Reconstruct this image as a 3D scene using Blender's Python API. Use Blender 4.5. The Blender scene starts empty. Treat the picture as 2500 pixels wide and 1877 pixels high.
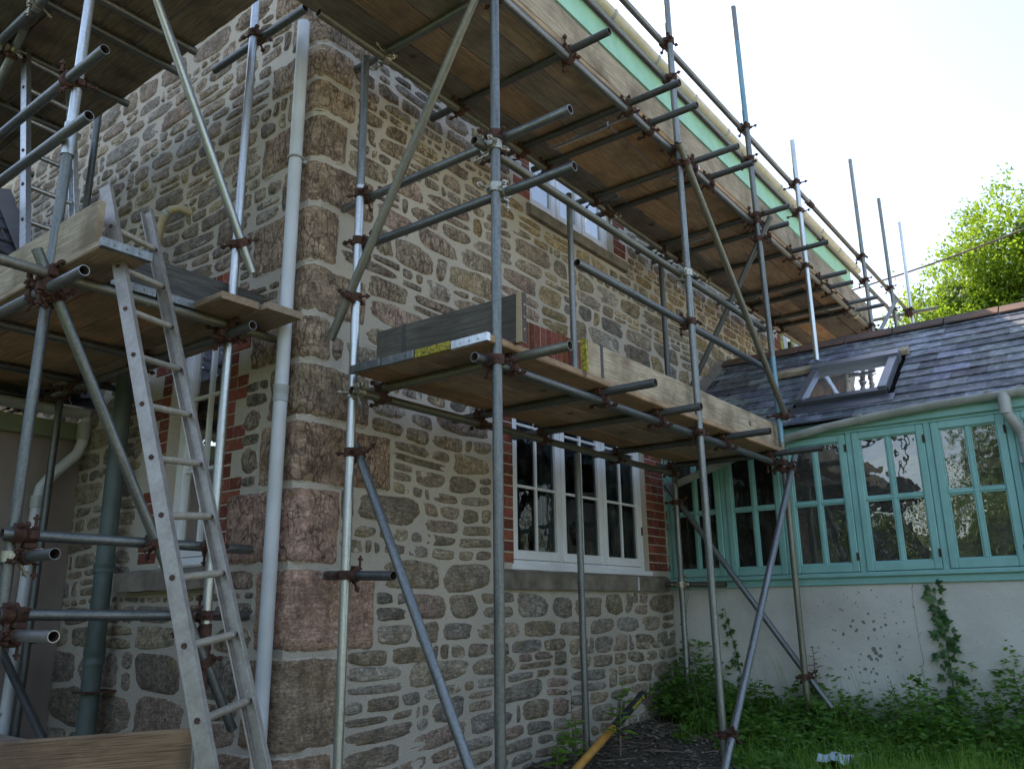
import bpy, bmesh, math, random
import numpy as np
from mathutils import Vector, Matrix, noise
rnd = random.Random(7)
sc = bpy.context.scene
col = sc.collection

# ------------------------------------------------------------------ camera, sky, sun, exposure
cam = bpy.data.cameras.new('camera')
cam.sensor_width = 36; cam.lens = 2017.23/2500*36; cam.clip_end = 2000; cam.clip_start = .05
camo = bpy.data.objects.new('camera', cam); col.objects.link(camo)
Rr = Vector((0.61254194, -0.79033766, -0.01259997)); Rd = Vector((0.19982185, 0.17025296, -0.96492754)); Rf = Vector((0.76476375, 0.58854084, 0.26221381))
CAM = Vector((-2.7125, -3.5, .75))
camo.matrix_world = Matrix(((Rr.x, -Rd.x, -Rf.x, CAM.x), (Rr.y, -Rd.y, -Rf.y, CAM.y), (Rr.z, -Rd.z, -Rf.z, CAM.z), (0, 0, 0, 1)))
sc.camera = camo
SUN = Vector((.336, .60, .72)).normalized()
world = bpy.data.worlds.new("World"); sc.world = world; world.use_nodes = True
wt = world.node_tree; sky = wt.nodes.new('ShaderNodeTexSky'); sky.sky_type = 'NISHITA'; sky.sun_disc = False
sky.sun_elevation = math.asin(SUN.z); sky.sun_rotation = math.atan2(SUN.x, SUN.y); sky.dust_density = .7; sky.air_density = 1.0; sky.ozone_density = 1.0
wt.links.new(sky.outputs[0], wt.nodes['Background'].inputs[0]); wt.nodes['Background'].inputs[1].default_value = .15
sl = bpy.data.lights.new('sun', 'SUN'); sl.energy = 3.6; sl.angle = math.radians(.5); sl.color = (1, .95, .87)
so = bpy.data.objects.new('sun', sl); col.objects.link(so); so.rotation_euler = SUN.to_track_quat('Z', 'Y').to_euler(); so.location = (0, 0, 20)
sc.view_settings.view_transform = 'Standard'; sc.view_settings.look = 'None'; sc.view_settings.gamma = 1; sc.view_settings.exposure = 1.58
sc.view_settings.use_white_balance = True; sc.view_settings.white_balance_temperature = 7500; sc.view_settings.white_balance_tint = 15
try:
    sc.cycles.max_bounces = 10; sc.cycles.diffuse_bounces = 5; sc.cycles.transparent_max_bounces = 12
except Exception: pass

# ------------------------------------------------------------------ material helpers
class NT:
    def __init__(s, name):
        s.m = bpy.data.materials.new(name); s.m.use_nodes = True; s.t = s.m.node_tree
        s.b = s.t.nodes['Principled BSDF']; s.out = s.t.nodes['Material Output']
    def n(s, ty, props=None, **ins):
        nd = s.t.nodes.new('ShaderNode'+ty)
        for k, v in (props or {}).items(): setattr(nd, k, v)
        for k, v in ins.items():
            k = k.replace('_', ' ')
            key = int(k[1:]) if k[0] == 'i' and k[1:].isdigit() else k
            s.put(nd.inputs[key], v)
        return nd
    def put(s, sock, v):
        if isinstance(v, bpy.types.NodeSocket): s.t.links.new(v, sock)
        elif isinstance(v, bpy.types.Node): s.t.links.new(v.outputs[0], sock)
        else:
            if isinstance(v, tuple) and len(v) == 3 and sock.type == 'RGBA': v = v+(1,)
            sock.default_value = v
    def set(s, **kw):
        for k, v in kw.items(): s.put(s.b.inputs[k.replace('_', ' ')], v)
        return s
    def coord(s, kind='Object', scale=(1, 1, 1), rot=(0, 0, 0)):
        if kind == 'World': c = s.t.nodes.new('ShaderNodeNewGeometry').outputs['Position']
        else: c = s.t.nodes.new('ShaderNodeTexCoord').outputs[kind]
        mp = s.n('Mapping', Vector=c); mp.inputs['Scale'].default_value = scale; mp.inputs['Rotation'].default_value = rot
        return mp.outputs[0]
    def noise(s, vec, scale, detail=5, rough=.55, dist=0):
        return s.n('TexNoise', Vector=vec, Scale=scale, Detail=detail, Roughness=rough, Distortion=dist).outputs[0]
    def ramp(s, fac, stops):
        r = s.n('ValToRGB', Fac=fac); e = r.color_ramp.elements
        while len(e) < len(stops): e.new(.5)
        for el, (p, c) in zip(e, stops):
            el.position = p; el.color = (c if isinstance(c, tuple) else (c, c, c))+(1,)
        return r.outputs[0]
    def mix(s, f, a, b, mode='MIX'):
        m = s.n('Mix', {'data_type': 'RGBA', 'blend_type': mode}); s.put(m.inputs[0], f); s.put(m.inputs[6], a); s.put(m.inputs[7], b)
        return m.outputs[2]
    def math(s, op, a, b=0.0):
        m = s.n('Math', {'operation': op}); s.put(m.inputs[0], a); s.put(m.inputs[1], b); return m.outputs[0]
    def attr(s, name, out='Color'):
        return s.n('Attribute', {'attribute_name': name}).outputs[out]
    def bump(s, h, strength=.3, dist=.01):
        s.set(Normal=s.n('Bump', Height=h, Strength=strength, Distance=dist)); return s
    def rand(s): return s.t.nodes.new('ShaderNodeObjectInfo').outputs['Random']
M = {}
def simple(name, c, rough=.6, metal=0, var=.15, scale=8, bump=.1, c2=None, kind='World', spec=.5):
    t = NT(name); v = t.coord(kind); f = t.noise(v, scale, 6)
    c2 = c2 or tuple(x*(1-var*2) for x in c)
    t.set(Base_Color=t.mix(t.ramp(f, [(.35, 0.), (.65, 1.)]), c2, c), Roughness=rough, Metallic=metal, Specular_IOR_Level=spec)
    if bump: t.bump(t.noise(v, scale*6, 6), bump, .004)
    M[name] = t.m; return t

def mk_stone():
    t = NT('stone_and_pointing'); v = t.coord('World')
    base = t.attr('scol'); edge = t.attr('edge', 'Fac'); ivy = t.attr('ivy', 'Fac')
    n1 = t.noise(v, 9, 8, .65); n2 = t.math('ADD', t.math('MULTIPLY', t.noise(v, 60, 6, .7), .5), t.math('MULTIPLY', t.noise(t.coord('World', (18, 18, 34)), 1., 6, .7, 1.), .5)); n3 = t.noise(t.coord('World', (7, 7, 40)), 2.2, 6, .65)
    c = t.mix(t.ramp(n1, [(.3, 0.), (.7, 1.)]), (1.0, .9, .8), (2.25, 2.0, 1.76))
    c = t.mix(1, base, c, 'MULTIPLY')
    c = t.mix(1, c, t.mix(t.math('MULTIPLY', ivy, .75), t.ramp(n3, [(.3, .55), (.5, 1.05), (.75, 1.4)]), (1.05, 1.02, 1.)), 'MULTIPLY')
    c = t.mix(1, c, t.ramp(n2, [(.34, .42), (.5, 1.02), (.64, 1.9)]), 'MULTIPLY')
    # rusty brown and yellow lichen stains
    c = t.mix(t.math('MULTIPLY', t.ramp(t.noise(v, 6.3, 5, .6, .5), [(.54, 0.), (.7, 1.)]), .5), c, (.26, .17, .08))
    # old creeper roots: thin branching dark lines that run mostly upwards
    ds = t.n('VectorMath', {'operation': 'ADD'}, i0=t.coord('World', (1, 1, .34)), i1=t.n('Mix', {'data_type': 'VECTOR'}, i0=.045, i4=(0, 0, 0), i5=t.n('TexNoise', Vector=v, Scale=9.0, Detail=3.0).outputs[1]).outputs[1]).outputs[0]
    roots = None
    for sc_, w in ((17, .10), (31, .11)):
        vo = t.n('TexVoronoi', {'feature': 'DISTANCE_TO_EDGE'}, Vector=ds, Scale=float(sc_)).outputs[0]
        l = t.ramp(vo, [(0, 1.), (w, 0.)])
        l = t.math('MULTIPLY', l, t.ramp(t.noise(v, sc_*.35, 3), [(.44, 0.), (.54, 1.)]))
        roots = l if roots is None else t.math('MAXIMUM', roots, l)
    c = t.mix(t.math('MULTIPLY', t.math('MULTIPLY', roots, ivy), .85), c, (.065, .038, .03))
    # pointing smeared over the stone edges
    mo = t.mix(t.noise(v, 30, 6, .7), (.43, .375, .305), (.66, .59, .495))
    e = t.math('ADD', edge, t.math('MULTIPLY', t.math('SUBTRACT', t.noise(v, 38, 6, .75), .5), 1.5))
    c = t.mix(t.ramp(e, [(.28, 0.), (.6, .6)]), c, t.mix(t.noise(v, 4, 3), (.16, .10, .06), (.34, .25, .15)))
    c = t.mix(t.ramp(e, [(.62, 0.), (.70, 1.)]), c, mo)
    t.set(Base_Color=c, Roughness=.93, Specular_IOR_Level=.2)
    h = t.math('ADD', n2, t.math('MULTIPLY', n3, t.math('SUBTRACT', 1.0, t.math('MULTIPLY', ivy, .7))))
    t.bump(h, .75, .012); M['stone'] = t.m
def mk_mortar():
    t = NT('lime_mortar'); v = t.coord('World')
    c = t.mix(t.noise(v, 30, 6, .7), (.43, .375, .305), (.66, .59, .495))
    c = t.mix(t.ramp(t.noise(v, 1.1, 4), [(.4, 0.), (.68, 1.)]), c, (.46, .41, .34))
    c = t.mix(t.ramp(t.noise(v, 85, 4), [(.58, 0.), (.72, .6)]), c, (.2, .16, .12))
    t.set(Base_Color=c, Roughness=.95, Specular_IOR_Level=.15).bump(t.math('ADD', t.noise(v, 25, 8, .7), t.noise(v, 120, 3)), .5, .012); M['mortar'] = t.m
def mk_brick(name='brick', attr=True):
    t = NT('red_brick'); v = t.coord('World')
    c = t.mix(t.noise(v, 20, 5), (.16, .05, .035), (.34, .11, .07))
    c = t.mix(1, c, t.attr('scol'), 'MULTIPLY')
    c = t.mix(t.ramp(t.noise(v, 26, 6, .7), [(.56, 0.), (.72, .75)]), c, (.42, .36, .3))
    t.set(Base_Color=c, Roughness=.9, Specular_IOR_Level=.2).bump(t.noise(v, 90, 5), .35, .005); M['brick'] = t.m
def mk_wood(name, a, b, dark=.5, rough=.8, stain=.5, grey=None):
    t = NT(name); v = t.coord('Object', (1, 1, 1)); r = t.rand()
    off = t.n('VectorMath', {'operation': 'ADD'}, i0=v, i1=t.n('CombineXYZ', X=t.math('MULTIPLY', r, 37.), Y=t.math('MULTIPLY', r, 11.)).outputs[0]).outputs[0]
    gr = t.n('Mapping', Vector=off); gr.inputs['Scale'].default_value = (1.3, 22, 22)
    wv = t.noise(gr.outputs[0], 3, 7, .6, 1.2)
    c = t.mix(t.ramp(wv, [(.3, 0.), (.7, 1.)]), a, b)
    fine = t.n('Mapping', Vector=off); fine.inputs['Scale'].default_value = (3, 130, 130)
    fn = t.noise(fine.outputs[0], 2, 5, .6)
    c = t.mix(1, c, t.ramp(fn, [(.35, .5), (.5, .95), (.65, 1.15)]), 'MULTIPLY')
    kn = t.n('TexVoronoi', Vector=off, Scale=2.6, Randomness=1.0).outputs[0]
    c = t.mix(t.ramp(kn, [(0, 1.), (.055, .8), (.085, 0.)]), c, tuple(x*.25 for x in a))
    c = t.mix(t.math('MULTIPLY', t.ramp(t.noise(off, 2.3, 6, .65), [(.46, 0.), (.66, 1.)]), stain), c, grey or tuple(x*.35 for x in a))
    c = t.mix(1, c, t.ramp(r, [(0, (.72, .76, .82)), (.35, (1.25, 1.2, 1.12)), (.65, (.85, .8, .75)), (1, (1.4, 1.28, 1.12))]), 'MULTIPLY')
    t.set(Base_Color=c, Roughness=rough, Specular_IOR_Level=.2).bump(t.math('ADD', fn, wv), .35, .003); M[name] = t.m
def mk_galv(name, a, b, rough, metal=.8, paint=None, spots=(.6, .6, .58), iso=0):
    t = NT(name); v = t.coord('Object'); r = t.rand()
    off = t.n('VectorMath', {'operation': 'ADD'}, i0=v, i1=t.n('CombineXYZ', Z=t.math('MULTIPLY', r, 50.)).outputs[0]).outputs[0]
    st = t.n('Mapping', Vector=off); st.inputs['Scale'].default_value = (12, 12, 12) if iso else (40, 40, 3)
    f = t.math('ADD', t.math('MULTIPLY', t.noise(st.outputs[0], 1, 6, .7), .6), t.math('MULTIPLY', t.noise(off, 60, 5, .7), .4))
    c = t.mix(t.ramp(f, [(.36, 0.), (.62, 1.)]), a, b)
    sp = t.ramp(t.noise(off, 23, 5, .75), [(.66, 0.), (.72, 1.)])
    c = t.mix(t.math('MULTIPLY', sp, .6), c, spots)
    ru = t.ramp(t.noise(off, 5, 6, .7), [(.62, 0.), (.75, .5)])
    c = t.mix(ru, c, (.16, .11, .07))
    c = t.mix(1, c, t.ramp(r, [(0, .75), (1, 1.15)]), 'MULTIPLY')
    t.set(Base_Color=c, Metallic=t.math('SUBTRACT', metal, t.math('MULTIPLY', t.math('ADD', sp, ru), metal*.7)), Roughness=t.math('ADD', rough, t.math('MULTIPLY', f, .18)))
    t.bump(t.noise(off, 90, 4), .12, .002); M[name] = t.m
def mk_glass(name, tint=(.8, .85, .85), wav=.02, boost=1.0, film=0.):
    t = NT(name); t.t.nodes.remove(t.b); v = t.coord('World')
    nb = t.n('Bump', Height=t.noise(v, 3.2, 3), Strength=wav, Distance=.2)
    g = t.n('BsdfGlossy', Color=(1., 1., 1.), Roughness=.015, Normal=nb); tr = t.n('BsdfTransparent', Color=tint)
    fr = t.n('Fresnel', IOR=1.55, Normal=nb)
    mx = t.n('MixShader', i0=t.math('MINIMUM', t.math('MULTIPLY', fr, 1.8*boost), 1.), i1=tr, i2=g)
    dirt = t.n('BsdfDiffuse', Color=(.5, .5, .46))
    m2 = t.n('MixShader', i0=t.ramp(t.noise(v, 7, 6, .7), [(.45, film), (.8, film+.1)]), i1=mx, i2=dirt)
    t.t.links.new(m2.outputs[0], t.out.inputs[0]); M[name] = t.m
def mk_leaf(name, a, b, trans=.45, rough=.5):
    t = NT(name); v = t.coord('World')
    at = t.attr('lv', 'Fac')
    c = t.mix(at, a, b)
    t.set(Base_Color=c, Roughness=rough, Specular_IOR_Level=.35)
    tl = t.n('BsdfTranslucent', Color=t.mix(.5, c, (b[0]*1.5, b[1]*1.6, b[2]*.8)))
    mx = t.n('MixShader', i0=trans, i1=t.b.outputs[0], i2=tl); t.t.links.new(mx.outputs[0], t.out.inputs[0]); M[name] = t.m
mk_stone(); mk_mortar(); mk_brick()
mk_wood('wood_warm', (.38, .235, .14), (.56, .38, .24), stain=.7, grey=(.17, .125, .09))
mk_wood('wood_brown', (.29, .215, .155), (.47, .36, .265), stain=.8, grey=(.13, .105, .085))
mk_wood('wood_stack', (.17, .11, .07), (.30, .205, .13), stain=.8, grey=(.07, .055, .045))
mk_wood('wood_weather', (.22, .185, .15), (.34, .295, .24), stain=.7, grey=(.11, .095, .08))
mk_wood('wood_grey', (.33, .285, .22), (.54, .475, .38), stain=.85, grey=(.15, .12, .085))
mk_wood('wood_dark_grey', (.10, .095, .085), (.19, .18, .16), stain=.5, grey=(.06, .055, .05))
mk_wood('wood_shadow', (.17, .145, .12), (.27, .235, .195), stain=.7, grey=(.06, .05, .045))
mk_wood('wood_pale', (.50, .37, .22), (.64, .5, .33), stain=.2)
mk_galv('galv', (.13, .14, .138), (.30, .315, .305), .38)
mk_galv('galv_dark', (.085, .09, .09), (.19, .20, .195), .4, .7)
mk_galv('galv_bright', (.42, .44, .44), (.68, .7, .69), .28, .9)
mk_galv('galv_olive', (.15, .148, .115), (.30, .29, .235), .42, .7)
mk_galv('aluminium', (.27, .24, .205), (.42, .385, .335), .4, .7, spots=(.75, .72, .66), iso=1); mk_galv('rung_alu', (.38, .34, .27), (.55, .5, .42), .4, .5, spots=(.7, .66, .58)); mk_galv('galv_blue', (.10, .22, .27), (.22, .38, .44), .4, .6)
simple('rust', (.13, .06, .042), .85, .2, .3, 40, .4, c2=(.06, .03, .022))
simple('new_clip', (.55, .52, .42), .4, .85, .2, 40, .2)
simple('tube_inside', (.12, .08, .06), .9, .2, .3, 30, 0)
simple('paint_white', (.84, .84, .85), .35, 0, .05, 5, .05, c2=(.74, .74, .73))
simple('paint_teal', (.27, .56, .52), .5, 0, .1, 5, .15, c2=(.21, .47, .43))
simple('paint_mint', (.34, .66, .50), .55, 0, .1, 5, .15, c2=(.28, .56, .42))
simple('pvc_grey', (.46, .48, .46), .4, 0, .12, 4, .05, c2=(.28, .29, .27))
simple('pvc_pale', (.62, .65, .67), .38, 0, .1, 3, .04, c2=(.5, .52, .52))
simple('pvc_cream', (.50, .40, .24), .45, 0, .1, 6, .05)
simple('pvc_mossy', (.66, .62, .50), .6, 0, .2, 6, .3, c2=(.55, .50, .34))
simple('pipe_green', (.10, .135, .125), .5, 0, .2, 4, .1)
simple('sill_stone', (.27, .225, .17), .9, 0, .25, 7, .5, c2=(.13, .11, .085))
simple('underlay', (.016, .015, .014), 1., 0, .1, 5, 0, spec=0.)
simple('dark_grey_metal', (.11, .12, .135), .38, .4, .1, 5, .02)
simple('light_grey_metal', (.24, .255, .28), .4, .5, .1, 5, .02)
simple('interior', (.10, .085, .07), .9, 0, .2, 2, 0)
simple('curtain_teal', (.05, .09, .09), .9, 0, .2, 3, 0)
simple('curtain_brown', (.16, .13, .10), .9, 0, .2, 3, 0)
simple('blind_white', (.80, .84, .9), .8, 0, .05, 3, 0)
simple('band_yellow', (.55, .45, .03), .6, .1, .25, 60, .2, c2=(.12, .1, .03))
simple('band_dark', (.10, .10, .09), .6, .4, .2, 60, .2)
simple('wall_pink', (.30, .245, .215), .9, 0, .1, 3, .3)
simple('ridge_tile', (.19, .10, .07), .85, 0, .25, 2.5, .4, c2=(.075, .06, .05))
simple('handle_orange', (.72, .33, .07), .5, 0, .12, 14, .1)
simple('handle_black', (.025, .03, .035), .5, 0, .2, 14, .1)
simple('plastic_black', (.02, .02, .02), .5, 0, .1, 14, 0)
simple('jar_yellow', (.5, .3, .04), .5, 0, .1, 14, 0)
simple('cable', (.07, .055, .05), .7, 0, .1, 14, 0)
simple('scrap_white', (.55, .68, .72), .5, 0, .1, 14, .2)
simple('rubble', (.23, .2, .17), .9, 0, .2, 8, .5, c2=(.13, .11, .1))
simple('bark', (.12, .085, .06), .9, 0, .25, 12, .6)
simple('twig', (.26, .2, .15), .9, 0, .3, 20, .2, c2=(.11, .085, .06))
simple('paint_dull_green', (.2, .24, .15), .6, 0, .1, 5, .1)
mk_glass('glass', (.45, .5, .5), .02, .4); mk_glass('glass_roof', (.42, .45, .48), .01, .8, .13); mk_glass('glass_sky', (.6, .65, .65), .02, 2.4, .1); mk_glass('glass_wavy', (.5, .5, .46), .028, 2.0, .07)
mk_leaf('leaf_ground', (.055, .145, .032), (.20, .39, .08)); mk_leaf('leaf_grass', (.09, .20, .035), (.27, .46, .08))
mk_leaf('leaf_ivy', (.03, .085, .025), (.09, .19, .06), .25, .35); mk_leaf('leaf_tree', (.04, .10, .012), (.22, .33, .04), .5)
mk_leaf('leaf_young', (.10, .24, .03), (.22, .42, .06)); mk_leaf('leaf_red', (.16, .10, .03), (.40, .09, .07), .3)
mk_leaf('leaf_dead', (.12, .09, .065), (.42, .36, .28), .1, .8); mk_leaf('leaf_far', (.03, .075, .015), (.15, .24, .045), .4)
t = NT('slate'); v = t.coord('World')
c = t.mix(1, t.attr('scol'), t.ramp(t.noise(v, 8, 7, .7), [(.3, .55), (.7, 1.45)]), 'MULTIPLY')
c = t.mix(t.ramp(t.noise(v, 14, 7, .75), [(.48, 0.), (.66, .8)]), c, t.mix(1, c, (2.5, 2.4, 2.3), 'MULTIPLY'))
t.set(Base_Color=c, Roughness=t.ramp(t.noise(v, 10, 5), [(.3, .42), (.7, .7)]), Specular_IOR_Level=.28).bump(t.noise(v, 35, 6, .7), .35, .004); M['slate'] = t.m
t = NT('painted_render'); v = t.coord('World')
c = t.mix(t.noise(v, 2.3, 5, .6), (.60, .58, .52), (.80, .78, .72))
c = t.mix(t.ramp(t.noise(v, 1.2, 4), [(.45, 0.), (.7, .5)]), c, (.38, .355, .29))
vo = t.n('TexVoronoi', Vector=t.n('VectorMath', {'operation': 'ADD'}, i0=v, i1=t.n('VectorMath', {'operation': 'SCALE'}, i0=t.n('TexNoise', Vector=v, Scale=40.0).outputs[1], Scale=.02)).outputs[0], Scale=21.0, Randomness=1.0).outputs[0]
sx = t.n('SeparateXYZ', Vector=v)
near = t.n('VectorMath', {'operation': 'DISTANCE'}, i0=t.n('CombineXYZ', X=4.12, Y=sx.outputs[1], Z=t.math('MULTIPLY', sx.outputs[2], .8)), i1=(4.12, -1.62, .37)).outputs['Value']
patch = t.math('MULTIPLY', t.ramp(near, [(.05, 1.), (.62, 0.)]), t.ramp(t.noise(v, 7, 3), [(.30, .0), (.52, 1.)]))
c = t.mix(t.math('MULTIPLY', t.math('LESS_THAN', vo, t.math('MULTIPLY', patch, t.math('MULTIPLY', t.noise(v, 31, 2), .62))), .75), c, (.085, .085, .075))
c = t.mix(t.math('MULTIPLY', t.ramp(t.noise(v, 60, 3), [(.66, 0.), (.7, 1.)]), .4), c, (.16, .15, .12))
crk = t.math('ABSOLUTE', t.math('SUBTRACT', t.math('ADD', sx.outputs[1], t.math('MULTIPLY', t.math('SUBTRACT', t.noise(v, 5, 6, .7), .5), .09)), -1.975))
c = t.mix(t.ramp(crk, [(.0, .75), (.0035, 0.)]), c, (.08, .07, .06))
t.set(Base_Color=c, Roughness=.9, Specular_IOR_Level=.2).bump(t.noise(v, 14, 7, .65), .5, .012); M['render'] = t.m
t = NT('earth'); v = t.coord('World')
c = t.mix(t.noise(v, 5, 7, .7), (.06, .045, .032), (.2, .165, .13)); c = t.mix(t.ramp(t.noise(v, 60, 5, .8), [(.5, 0.), (.66, 1.)]), c, (.3, .27, .22))
c = t.mix(t.ramp(t.noise(v, 40, 4, .8), [(.52, 0.), (.6, 1.)]), c, (.04, .03, .022))
gx = t.n('SeparateXYZ', Vector=v); far = t.math('ADD', t.math('ABSOLUTE', gx.outputs[0]), t.math('ABSOLUTE', gx.outputs[1]))
c = t.mix(t.ramp(t.math('DIVIDE', far, 12.), [(.62, 0.), (.72, 1.)]), c, (.42, .38, .31))  # pale gravel tone on unseen far ground, added to bounce light under the boards
c = t.mix(t.ramp(t.math('DIVIDE', gx.outputs[0], -12.), [(.5, 0.), (.6, 1.)]), c, (.10, .19, .04))  # unseen ground beyond the gable turned grass green, added for the pane reflections
t.set(Base_Color=c, Roughness=.95, Specular_IOR_Level=.15).bump(t.noise(v, 45, 8, .8), 1, .03); M['earth'] = t.m

# ------------------------------------------------------------------ mesh helpers
class MB:
    def __init__(s): s.v = []; s.f = []; s.mi = []; s.sm = []; s.a = {}
    def add(s, vs, fs, mi=0, smooth=False, **at):
        o = len(s.v); s.v.extend(vs); s.f.extend([tuple(i+o for i in f) for f in fs]); s.mi.extend([mi]*len(fs)); s.sm.extend([smooth]*len(fs))
        for k, val in at.items():
            d = s.a.setdefault(k, {})
            if isinstance(val, list):
                for i, x in enumerate(val): d[o+i] = x
            else:
                for i in range(len(vs)): d[o+i] = val
    def box(s, a, b, mi=0, mat=None, **at):
        x0, y0, z0 = [min(p, q) for p, q in zip(a, b)]; x1, y1, z1 = [max(p, q) for p, q in zip(a, b)]
        vs = [Vector(p) for p in ((x0, y0, z0), (x1, y0, z0), (x1, y1, z0), (x0, y1, z0), (x0, y0, z1), (x1, y0, z1), (x1, y1, z1), (x0, y1, z1))]
        if mat: vs = [mat @ p for p in vs]
        s.add(vs, [(0, 3, 2, 1), (4, 5, 6, 7), (0, 1, 5, 4), (1, 2, 6, 5), (2, 3, 7, 6), (3, 0, 4, 7)], mi, **at)
    def bbox(s, a, b, c=.003, mi=0, mat=None, **at):   # box with chamfered edges
        a2 = [min(p, q) for p, q in zip(a, b)]; b2 = [max(p, q) for p, q in zip(a, b)]
        c = min(c, *[(q-p)*.45 for p, q in zip(a2, b2)])
        vs = []; idx = {}
        for sx in (0, 1):
            for sy in (0, 1):
                for sz in (0, 1):
                    for ax in range(3):
                        p = []
                        for k, sg in enumerate((sx, sy, sz)):
                            lo, hi = a2[k], b2[k]; q = hi if sg else lo
                            if k != ax: q += -c if sg else c
                            p.append(q)
                        idx[(sx, sy, sz, ax)] = len(vs); vs.append(mat @ Vector(p) if mat else Vector(p))
        fs = []
        for ax in range(3):
            o = [k for k in range(3) if k != ax]
            for sg in (0, 1):
                q = []
                for u, w in ((0, 0), (1, 0), (1, 1), (0, 1)):
                    k = [0, 0, 0]; k[ax] = sg; k[o[0]] = u; k[o[1]] = w; q.append(idx[(*k, ax)])
                fs.append(tuple(q))
        for ax in range(3):
            o = [k for k in range(3) if k != ax]
            for u in (0, 1):
                for w in (0, 1):
                    k0 = [0, 0, 0]; k1 = [0, 0, 0]; k1[ax] = 1
                    for k in (k0, k1): k[o[0]] = u; k[o[1]] = w
                    fs.append((idx[(*k0, o[0])], idx[(*k1, o[0])], idx[(*k1, o[1])], idx[(*k0, o[1])]))
        for sx in (0, 1):
            for sy in (0, 1):
                for sz in (0, 1): fs.append(tuple(idx[(sx, sy, sz, ax)] for ax in range(3)))
        s.add(vs, fs, mi, **at)
    def tube(s, pts, r, n=12, mi=0, caps=True, r2=None, smooth=True, inner=None, imi=None):
        pts = [Vector(p) for p in pts]; rings = []; vs = []; fs = []
        up = None; m = len(pts)
        for i, p in enumerate(pts):
            d = (pts[min(i+1, m-1)]-pts[max(i-1, 0)]).normalized()
            if up is None:
                up = Vector((0, 0, 1)) if abs(d.z) < .9 else Vector((1, 0, 0))
            x = up.cross(d).normalized(); y = d.cross(x); up = y
            rr = r if not isinstance(r, (list, tuple)) else r[i]
            for k in range(n):
                a = 2*math.pi*k/n; vs.append(p+x*math.cos(a)*rr+y*math.sin(a)*rr)
        for i in range(m-1):
            for k in range(n):
                k2 = (k+1) % n; fs.append((i*n+k, i*n+k2, (i+1)*n+k2, (i+1)*n+k))
        s.add(vs, fs, mi, smooth)
        if caps and not inner: s.add([vs[k] for k in range(n)][::-1], [tuple(range(n))], mi); s.add([vs[(m-1)*n+k] for k in range(n)], [tuple(range(n))], mi)
        if inner:
            for e in (0, m-1):
                o = vs[e*n:(e+1)*n]; p = pts[e]; dd = (pts[1]-pts[0]).normalized() if e == 0 else (pts[-2]-pts[-1]).normalized()
                i1 = [p+(q-p)*inner for q in o]; i2 = [q+dd*.12 for q in i1]
                s.add(o+i1, [(k, (k+1) % n, n+(k+1) % n, n+k) for k in range(n)], mi)
                s.add(i1+i2, [(k, (k+1) % n, n+(k+1) % n, n+k) for k in range(n)], mi if imi is None else imi, True)
                s.add(i2, [tuple(range(n))], mi if imi is None else imi)
    def build(s, name, mats, parent=None, M0=None):
        me = bpy.data.meshes.new(name)
        if M0 is not None:
            inv = M0.inverted(); vv = [inv @ Vector(p) for p in s.v]
        else: vv = s.v
        me.from_pydata([tuple(p) for p in vv], [], s.f)
        for m in (mats if isinstance(mats, (list, tuple)) else [mats]): me.materials.append(M[m] if isinstance(m, str) else m)
        me.polygons.foreach_set('material_index', s.mi); me.polygons.foreach_set('use_smooth', s.sm)
        for k, d in s.a.items():
            if k == 'scol':
                at = me.attributes.new(k, 'FLOAT_COLOR', 'POINT'); arr = np.ones((len(vv), 4), 'f')
                for i, x in d.items(): arr[i, :3] = x
                at.data.foreach_set('color', arr.ravel())
            else:
                at = me.attributes.new(k, 'FLOAT', 'POINT'); arr = np.zeros(len(vv), 'f')
                for i, x in d.items(): arr[i] = x
                at.data.foreach_set('value', arr)
        me.update()
        return place(bpy.data.objects.new(name, me), parent, M0)
WM = {}
def place(o, parent=None, M0=None):
    M0 = M0 or Matrix.Identity(4); col.objects.link(o)
    if parent is not None:
        o.parent = parent; o.matrix_local = WM[parent.name].inverted() @ M0
    else: o.matrix_world = M0
    WM[o.name] = M0.copy(); return o
def tag(o, label, cat, group=None, kind=None):
    if label: o['label'] = label
    if cat: o['category'] = cat
    if group: o['group'] = group
    if kind: o['kind'] = kind
    return o
def thing(name, label, cat, loc=(0, 0, 0), group=None):
    return tag(place(bpy.data.objects.new(name, None), None, Matrix.Translation(loc)), label, cat, group)
def T(p): return Matrix.Translation(p)
def frame_along(p0, p1, side=None):   # x along p0->p1
    x = (Vector(p1)-Vector(p0)).normalized(); z = Vector(side) if side else (Vector((0, 0, 1)) if abs(x.z) < .95 else Vector((1, 0, 0)))
    y = z.cross(x).normalized(); z = x.cross(y)
    return Matrix(((x.x, y.x, z.x, p0[0]), (x.y, y.y, z.y, p0[1]), (x.z, y.z, z.z, p0[2]), (0, 0, 0, 1)))
def ground(x, y):
    z = -.06-.09*max(0, 4.1-x)+.09*min(0, y)
    return max(z, -1.35)

# ------------------------------------------------------------------ ground
mb = MB(); xs = [-60, -30, -15, -9, -6]+[-4+.25*i for i in range(41)]+[7, 9, 12, 18, 30, 60]; ys = [-60, -30, -15, -9]+[-6+.25*i for i in range(29)]+[2.5, 4, 7, 12, 20, 60]
vs = []
for y in ys:
    for x in xs:
        z = ground(x, y)+(noise.noise(Vector((x*1.7, y*1.7, 0)))*.05 if -5 < x < 6.5 and -6 < y < 1 else 0)
        vs.append((x, y, z))
nx = len(xs); mb.add(vs, [(j*nx+i, j*nx+i+1, (j+1)*nx+i+1, (j+1)*nx+i) for j in range(len(ys)-1) for i in range(nx-1)], 0, True)
tag(mb.build('ground', 'earth'), None, None, kind='structure')

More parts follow.
